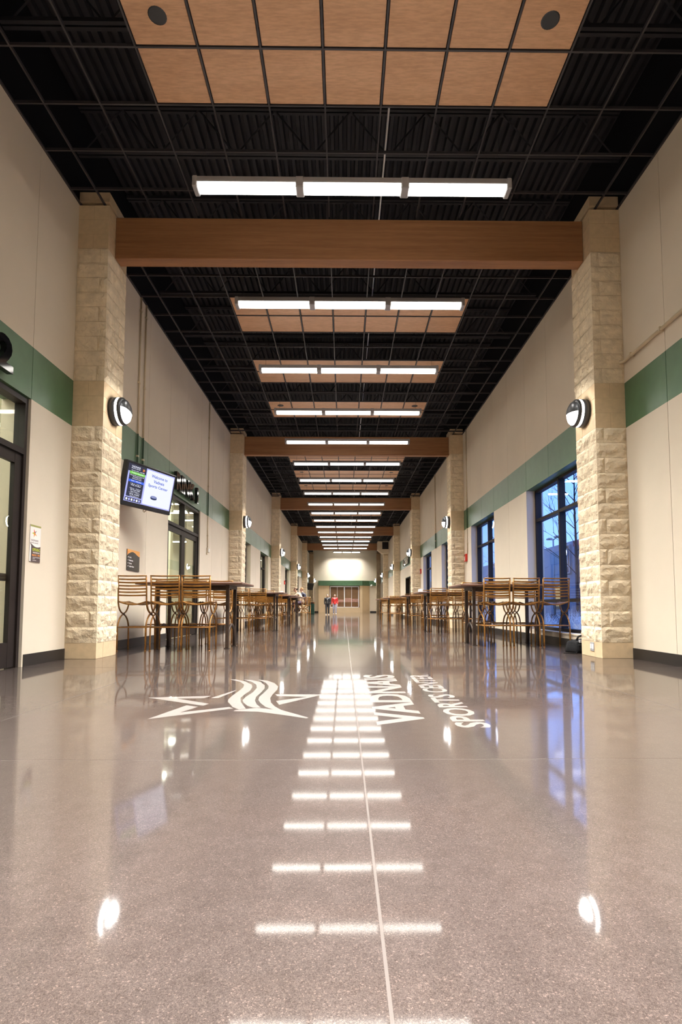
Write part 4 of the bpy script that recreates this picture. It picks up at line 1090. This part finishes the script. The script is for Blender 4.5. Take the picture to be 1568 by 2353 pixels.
# ================================================================== outdoors beyond the window wall
yd = tag(bpy.data.objects.new('ground', None), kind='structure'); C.objects.link(yd)
b = MB(); b.box(HW + TH + 0.003, 9.5, 5, 120, -0.25, -0.10); b.obj('snowy_verge', M['snow'], yd)
b = MB(); b.box(9.5, 60, 5, 190, -0.30, -0.16); b.obj('car_park', M['asphalt'], yd)
M['bgrey'] = noisy('grey_building_panel', (0.34, 0.32, 0.33), 0.8, 0.1, 0.6, world=True)
M['bdark'] = noisy('dark_brick', (0.16, 0.11, 0.11), 0.9, 0.2, 1.5, world=True)
M['bred'] = mat('red_fascia', (0.30, 0.04, 0.04), 0.6)
M['lit'] = emis('lit_shop_window', (0.9, 0.75, 0.5), 0.5)
bl = thing('neighbour_building', 'long grey shop building with a dark brick wing across the car park', 'building', (22, 0, -0.2))
b = MB(); b.box(0, 12, 50.5, 150, 0, 7.2); b.obj('grey_wing', M['bgrey'], bl)
b = MB(); b.box(-0.5, 12, 36, 50.4, 0, 6.9); b.obj('brick_wing', M['bdark'], bl)
b = MB(); b.box(-0.62, -0.501, 36, 50.4, 6.5, 6.95); b.obj('fascia', M['bred'], bl)
b = MB(); b.box(-0.25, -0.001, 52.2, 54.6, 4.1, 6.9); sg = b.obj('sign_panel', M['housing'], bl)
b = MB()
for (ya, yb, za, zb) in ((52.3, 52.5, 4.9, 6.8), (54.3, 54.5, 4.9, 6.8), (52.5, 54.3, 6.6, 6.8), (52.4, 54.4, 4.2, 4.75)): b.box(-0.29, -0.251, ya, yb, za, zb)
b.add([(-0.28, 53.0, 5.0), (-0.28, 53.9, 5.1), (-0.28, 53.3, 6.4)], [(0, 1, 2)]); b.obj('sign_border', M['bdark'], sg)
for i in range(6):
    b = MB(); b.box(-0.06, -0.001, 53.0 + i * 7, 57.0 + i * 7, 0.6, 3.2); f_ = b.obj('shop_window', M['bronze'], bl)
    b = MB(); b.box(-0.08, -0.061, 53.3 + i * 7, 56.7 + i * 7, 0.9, 2.9); b.obj('pane', M['lit'], f_)
lp = thing('car_park_lamp', 'twin-head grey car park lamp post seen through the nearest window', 'street lamp', (20.0, 51.6, -0.16))
b = MB(); b.cyl((0, 0, 0), (0, 0, 7.3), 0.10, 10, 0.07); b.obj('post', M['housing'], lp, True)
b = MB(); b.tube([(0, -0.9, 7.35), (0, 0, 7.2), (0, 0.9, 7.35)], 0.05, 8); b.obj('cross_arm', M['housing'], lp, True)
for sy_ in (-1, 1):
    b = MB(); b.bbox(-0.22, 0.22, sy_ * 0.95 - 0.3, sy_ * 0.95 + 0.3, 7.32, 7.5, 0.05); b.obj('lamp_head', M['housing'], lp)
# bare tree
def branch(mb, p, d, L_, r, depth, rd):
    q = p + d * L_; mid = p + d * L_ * 0.5 + Vector((rd.uniform(-1, 1), rd.uniform(-1, 1), 0.3)) * L_ * 0.05
    mb.tube([p, mid, q], [r, r * 0.85, r * 0.65], 5 if depth > 2 else 4)
    if depth == 0: return
    for k_ in range(3 if depth > 1 else 4):
        a = rd.uniform(0, 2 * pi); sp_ = rd.uniform(0.35, 0.75)
        nd = (d + Vector((cos(a), sin(a), 0.25)) * sp_).normalized()
        branch(mb, p + (q - p) * rd.uniform(0.55, 1.0), nd, L_ * rd.uniform(0.55, 0.78), r * 0.5, depth - 1, rd)
def bare_tree(x, y, h, seed, label):
    t = thing('bare_tree', label, 'tree', (x, y, -0.1), 0, 'bare young trees')
    rd = random.Random(seed); tr = MB()
    tr.tube([(0, 0, 0), (0.02, 0, h * 0.3), (-0.01, 0.02, h * 0.65), (0, 0, h)], [0.05, 0.042, 0.03, 0.008], 8); tr.obj('trunk', M['bark'], t, True)
    br = MB()
    for k_ in range(22):
        z = h * (0.28 + 0.68 * k_ / 22); a = k_ * 2.4; ln = (1 - (z / h) * 0.65) * h * 0.26
        branch(br, Vector((0, 0, z)), Vector((cos(a) * 0.75, sin(a) * 0.75, 0.75)).normalized(), ln, 0.014, 2, rd)
    br.obj('branches', M['bark'], t, kind='stuff')
bare_tree(7.0, 16.4, 5.6, 21, 'bare young tree right outside the nearest window')
bare_tree(7.6, 24.0, 5.4, 22, 'bare young tree outside the second window')
bare_tree(7.4, 33.0, 5.4, 23, 'bare young tree farther along outside the windows')
rd = random.Random(9)
for i, y in enumerate((10.2, 11.8, 13.4, 15.0, 16.6, 18.4, 20.5)):
    b = MB()
    for k_ in range(150):
        a = rd.uniform(0, 2 * pi); r0 = rd.uniform(0, 0.25); p = Vector((r0 * cos(a), r0 * sin(a) * 1.6, 0)); d = Vector((rd.uniform(-.6, .6), rd.uniform(-.9, .9), 1)).normalized(); ln = rd.uniform(0.35, 0.75)
        q = p + d * ln; b.tube([p, q], [0.006, 0.003], 3, False)
        for _ in range(2):
            d2 = (d + Vector((rd.uniform(-.8, .8), rd.uniform(-.8, .8), 0.1))).normalized(); s0 = p + d * ln * rd.uniform(0.3, 0.8); b.tube([s0, s0 + d2 * 0.25], [0.005, 0.002], 3, False)
    t = thing('frosted_shrub', 'low frosty twig shrub outside the window wall, %s from the camera' % ordn[i], 'shrub', (4.75 + 0.25 * (i % 2), y, -0.1), 0, 'frosted shrubs')
    b.obj('twigs', M['twig'], t, kind='stuff')

# ================================================================== people
def remesh(mb, name, mt_, vox, smooth_it=3):
    me = mb.mesh(name, mt_); o = bpy.data.objects.new(name, me); C.objects.link(o)
    r = o.modifiers.new('r', 'REMESH'); r.mode = 'VOXEL'; r.voxel_size = vox
    s_ = o.modifiers.new('s', 'SMOOTH'); s_.iterations = smooth_it; s_.factor = 0.5
    bpy.context.view_layer.update()
    dg = bpy.context.evaluated_depsgraph_get()
    res = bpy.data.meshes.new_from_object(o.evaluated_get(dg)); bpy.data.objects.remove(o)
    res.materials.clear(); res.materials.append(mt_)
    for p_ in res.polygons: p_.use_smooth = True; p_.material_index = 0
    return res
def limb(mb, pts, rs_, n=10):
    for i in range(len(pts) - 1):
        mb.tube([pts[i], pts[i + 1]], [rs_[i], rs_[i + 1]], n)
    for p_, r in zip(pts, rs_): mb.ell(p_, r, r, r, 6)
def V3(*a): return Vector(a)
M['skin'] = noisy('skin', (0.62, 0.36, 0.26), 0.5, 0.06, 8.0)
M['eye'] = mat('eye_dark', (0.03, 0.02, 0.02), 0.2)
def hand(mb, wrist, d, side_v, curl=0.4):
    # palm, four unequal bent fingers and a thumb leaving the side of the palm
    d = d.normalized(); sv = side_v.normalized(); nv = d.cross(sv).normalized()
    c = wrist + d * 0.05
    for k_ in range(4):
        o = (k_ - 1.5) * 0.020; ln = (0.068, 0.078, 0.072, 0.056)[k_]
        a = c + sv * o * 0.9; p1 = wrist + d * 0.092 + sv * o; p2 = p1 + (d * cos(curl) + nv * sin(curl)) * ln * 0.55; p3 = p2 + (d * cos(curl * 2.2) + nv * sin(curl * 2.2)) * ln * 0.5
        mb.tube([wrist + sv * o * 0.5, a, p1, p2, p3], [0.018, 0.016, 0.0095, 0.009, 0.007], 6)
    b0 = wrist + d * 0.028 - sv * 0.028; p1 = b0 - sv * 0.028 + d * 0.03 + nv * 0.01; p2 = p1 + d * 0.032 + nv * 0.006
    mb.tube([wrist + d * 0.015, b0, p1, p2], [0.018, 0.015, 0.0105, 0.008], 6)
def person(label, loc, rz, pose, H, cloth):
    t = thing('person', label, 'person', loc, rz)
    k = H / 1.75; g = lambda p: V3(*p) * k
    J_ = {n: g(p) for n, p in pose.items()}
    body = MB()
    nk = J_['neck']; hd = J_['head']; fw = J_['face'].normalized(); rt = fw.cross(V3(0, 0, 1)).normalized()
    # trunk
    limb(body, [J_['pelvis'], J_['belly'], J_['chest'], nk], [0.125 * k, 0.12 * k, 0.135 * k, 0.055 * k])
    for s_ in ('l', 'r'): limb(body, [J_['chest'] + (J_['sh_' + s_] - J_['chest']) * 0.3, J_['sh_' + s_]], [0.10 * k, 0.062 * k])
    limb(body, [nk, hd - V3(0, 0, 0.06 * k)], [0.055 * k, 0.052 * k])
    body.ell(hd, 0.078 * k, 0.078 * k, 0.108 * k, 8)
    body.ell(hd + fw * 0.026 * k - V3(0, 0, 0.045 * k), 0.055 * k, 0.055 * k, 0.062 * k, 6)
    body.ell(hd + fw * 0.078 * k, 0.075 * k * 0.5, 0.03 * k, 0.05 * k, 6)
    body.tube([hd + fw * 0.078 * k + V3(0, 0, 0.012 * k), hd + fw * 0.108 * k - V3(0, 0, 0.022 * k)], [0.010 * k, 0.018 * k], 6)
    body.ell(hd + fw * 0.085 * k - V3(0, 0, 0.058 * k), 0.024 * k, 0.018 * k, 0.012 * k, 5)
    for q in (-1, 1): body.ell(hd + rt * q * 0.08 * k - V3(0, 0, 0.008 * k), 0.014 * k, 0.02 * k, 0.032 * k, 5)
    for s_ in ('l', 'r'):
        limb(body, [J_['sh_' + s_], J_['el_' + s_], J_['wr_' + s_]], [0.052 * k, 0.042 * k, 0.028 * k])
        limb(body, [J_['hip_' + s_], J_['kn_' + s_], J_['an_' + s_]], [0.088 * k, 0.058 * k, 0.042 * k])
        d = (J_['wr_' + s_] - J_['el_' + s_]); sv = V3(0, 1, 0) if abs(d.normalized().y) < 0.8 else V3(1, 0, 0)
        hand(body, J_['wr_' + s_], d, -sv if s_ == 'l' else sv)
    o = link('body', remesh(body, 'body', M['skin'], 0.009, 2), t)
    for q in (-1, 1):
        b = MB(); b.ell(hd + fw * 0.083 * k + rt * q * 0.032 * k + V3(0, 0, 0.012 * k), 0.011 * k, 0.011 * k, 0.009 * k, 5); b.obj('eye', M['eye'], t, True)
    jk = MB()
    limb(jk, [J_['pelvis'] + V3(0, 0, 0.0), J_['belly'], J_['chest']], [0.155 * k, 0.15 * k, 0.165 * k])
    limb(jk, [J_['chest'], nk - V3(0, 0, 0.02 * k)], [0.15 * k, 0.068 * k])
    for s_ in ('l', 'r'):
        limb(jk, [J_['chest'] + (J_['sh_' + s_] - J_['chest']) * 0.3, J_['sh_' + s_]], [0.12 * k, 0.078 * k])
        limb(jk, [J_['sh_' + s_], J_['el_' + s_], J_['wr_' + s_] + (J_['el_' + s_] - J_['wr_' + s_]) * 0.12], [0.076 * k, 0.062 * k, 0.048 * k])
    link('jacket', remesh(jk, 'jacket', cloth['jacket'], 0.014, 3), t)
    tr = MB()
    limb(tr, [J_['pelvis'] - V3(0, 0, 0.02 * k), (J_['hip_l'] + J_['hip_r']) / 2], [0.14 * k, 0.13 * k])
    for s_ in ('l', 'r'): limb(tr, [J_['hip_' + s_], J_['kn_' + s_], J_['an_' + s_]], [0.105 * k, 0.078 * k, 0.066 * k])
    link('trousers', remesh(tr, 'trousers', cloth['trousers'], 0.014, 3), t)
    for s_ in ('l', 'r'):
        a = J_['an_' + s_]; ft = J_['toe_' + s_]
        sh = MB(); limb(sh, [V3(a.x, a.y, ft.z + 0.02 * k), ft], [0.045 * k, 0.038 * k], 8); sh.ell(V3(a.x, a.y, ft.z + 0.03 * k), 0.045 * k, 0.045 * k, 0.05 * k, 6)
        link('shoe', remesh(sh, 'shoe', cloth['shoe'], 0.012, 2), t)
    hr = MB(); up_ = V3(0, 0, 1)
    n = 8
    hr.ell(hd - fw * 0.014 * k + up_ * 0.026 * k, 0.086 * k, 0.086 * k, 0.094 * k, 8)
    me = hr.mesh('hair', cloth['hair'], True)
    bm = bmesh.new(); bm.from_mesh(me)
    bmesh.ops.bisect_plane(bm, geom=bm.verts[:] + bm.edges[:] + bm.faces[:], plane_co=hd + fw * 0.03 * k + up_ * 0.03 * k, plane_no=(fw * 0.75 - up_ * 0.66).normalized(), clear_outer=True)
    bm.to_mesh(me); bm.free(); link('hair', me, t)
    if cloth.get('cap'):
        cp = MB(); cp.ell(hd - fw * 0.008 * k + up_ * 0.045 * k, 0.092 * k, 0.092 * k, 0.08 * k, 8)
        cp.prism([tuple((rt * x + fw * y)[:2]) for x, y in ((-0.07 * k, 0.06 * k), (0.07 * k, 0.06 * k), (0.055 * k, 0.16 * k), (0.0, 0.175 * k), (-0.055 * k, 0.16 * k))], hd.z + 0.045 * k, hd.z + 0.057 * k, Matrix.Translation((hd.x, hd.y, 0)))
        cp.obj('cap', cloth['cap'], t, True)
    return t, J_, k
STAND = dict(pelvis=(0, 0, 0.95), belly=(0, 0, 1.10), chest=(0, 0, 1.29), neck=(0, 0.0, 1.47), head=(0, 0.015, 1.635), face=(0, 1, 0),
             sh_l=(-0.185, 0, 1.40), sh_r=(0.185, 0, 1.40), el_l=(-0.235, -0.02, 1.12), el_r=(0.235, -0.02, 1.12), wr_l=(-0.225, 0.05, 0.88), wr_r=(0.225, 0.05, 0.88),
             hip_l=(-0.095, 0, 0.90), hip_r=(0.095, 0, 0.90), kn_l=(-0.10, 0.02, 0.50), kn_r=(0.10, 0.02, 0.50), an_l=(-0.105, -0.01, 0.09), an_r=(0.105, -0.01, 0.09),
             toe_l=(-0.12, 0.13, 0.042), toe_r=(0.12, 0.13, 0.042))
walk = dict(STAND); walk.update(kn_r=(0.10, 0.09, 0.51), an_r=(0.10, 0.10, 0.09), toe_r=(0.11, 0.24, 0.042), an_l=(-0.10, -0.10, 0.09), toe_l=(-0.11, 0.04, 0.042))
M['jblack'] = noisy('black_jacket', (0.018, 0.018, 0.022), 0.6, 0.2, 10.0); M['tblack'] = noisy('black_trousers', (0.012, 0.012, 0.016), 0.6, 0.2, 10.0)
M['jred'] = noisy('red_jacket', (0.55, 0.025, 0.025), 0.6, 0.15, 10.0); M['jeans'] = noisy('faded_jeans', (0.32, 0.31, 0.38), 0.8, 0.15, 12.0)
M['hairdark'] = mat('dark_hair', (0.03, 0.02, 0.015), 0.6); M['hairfair'] = noisy('fair_hair', (0.33, 0.17, 0.07), 0.6, 0.15, 20.0)
M['shoewhite'] = mat('white_shoes', (0.75, 0.72, 0.70), 0.6); M['shoebrown'] = mat('tan_shoes', (0.45, 0.33, 0.24), 0.6)
M['beige'] = noisy('beige_jacket', (0.50, 0.38, 0.27), 0.75, 0.08, 10.0); M['navy'] = noisy('navy_jacket', (0.035, 0.035, 0.06), 0.65, 0.15, 10.0)
M['purple'] = noisy('dark_purple_trousers', (0.085, 0.055, 0.085), 0.8, 0.2, 10.0); M['capc'] = noisy('tan_cap', (0.20, 0.12, 0.075), 0.7, 0.1, 10.0)
t, J_, k = person('person in a black zip jacket and black trousers, standing far down the hall', (-1.42, 43.6, 0), pi, walk, 1.66,
                  dict(jacket=M['jblack'], trousers=M['tblack'], shoe=M['shoewhite'], hair=M['hairdark']))
b = MB(); b.tube([(0, 0.163 * k, 0.98 * k), (0, 0.172 * k, 1.28 * k), (0, 0.10 * k, 1.45 * k)], 0.006, 5); b.obj('zip', M['white'], t, True)
b = MB(); b.bbox(-0.045, 0.045, 0.10 * k, 0.125 * k, 1.40 * k, 1.47 * k, 0.01); b.obj('collar', M['jblack'], t)
walk2 = dict(STAND); walk2.update(kn_l=(-0.10, 0.06, 0.51), an_l=(-0.10, 0.05, 0.09), toe_l=(-0.115, 0.19, 0.042), an_r=(0.10, -0.07, 0.09), toe_r=(0.115, 0.07, 0.042), wr_l=(-0.24, 0.10, 0.90), wr_r=(0.24, 0.10, 0.90))
t, J_, k = person('person in a red hooded jacket and faded jeans, standing far down the hall', (-0.87, 45.8, 0), pi, walk2, 1.70,
                  dict(jacket=M['jred'], trousers=M['jeans'], shoe=M['shoebrown'], hair=M['hairdark']))
b = MB(); b.prism([(-0.05, 1.47 * k), (0.05, 1.47 * k), (0.0, 1.30 * k)], 0.13 * k, 0.172 * k, Matrix(((1, 0, 0, 0), (0, 0, 1, 0), (0, 1, 0, 0), (0, 0, 0, 1)))); b.obj('shirt_front', M['white'], t)
SIT = dict(pelvis=(0, 0, 0.86), belly=(0, 0.06, 1.02), chest=(0, 0.16, 1.20), neck=(0, 0.26, 1.36), head=(0, 0.32, 1.515), face=(0, 1, -0.05),
           sh_l=(-0.18, 0.20, 1.29), sh_r=(0.18, 0.20, 1.29), el_l=(-0.25, 0.36, 1.125), el_r=(0.25, 0.36, 1.125), wr_l=(-0.12, 0.56, 1.135), wr_r=(0.12, 0.56, 1.135),
           hip_l=(-0.10, 0.02, 0.84), hip_r=(0.10, 0.02, 0.84), kn_l=(-0.13, 0.42, 0.80), kn_r=(0.13, 0.42, 0.80), an_l=(-0.12, 0.30, 0.44), an_r=(0.12, 0.30, 0.44),
           toe_l=(-0.13, 0.43, 0.385), toe_r=(0.13, 0.43, 0.385))
person('person in a tan cap and beige jacket, leaning on the fifth door-wall table', (-2.28, 28.1, 0.03), pi / 2, SIT, 1.74,
       dict(jacket=M['beige'], trousers=M['purple'], shoe=M['shoebrown'], hair=M['hairdark'], cap=M['capc']))
SIT2 = dict(SIT); SIT2.update(belly=(0, 0.03, 1.03), chest=(0, 0.08, 1.22), neck=(0, 0.13, 1.39), head=(0, 0.17, 1.55), sh_l=(-0.18, 0.10, 1.31), sh_r=(0.18, 0.10, 1.31), el_l=(-0.24, 0.24, 1.125), el_r=(0.24, 0.24, 1.125), wr_l=(-0.10, 0.46, 1.13), wr_r=(0.10, 0.46, 1.13))
t, J_, k = person('person with short fair hair and navy jacket, seated behind the person in the cap', (-2.18, 28.95, 0.03), pi / 2, SIT2, 1.74,
       dict(jacket=M['navy'], trousers=M['tblack'], shoe=M['shoewhite'], hair=M['hairfair']))
b = MB(); b.tube([(-0.262 * 1, 0.20, 1.32), (-0.315, 0.25, 1.15)], 0.012, 6); b.obj('sleeve_stripe', M['white'], t, True)
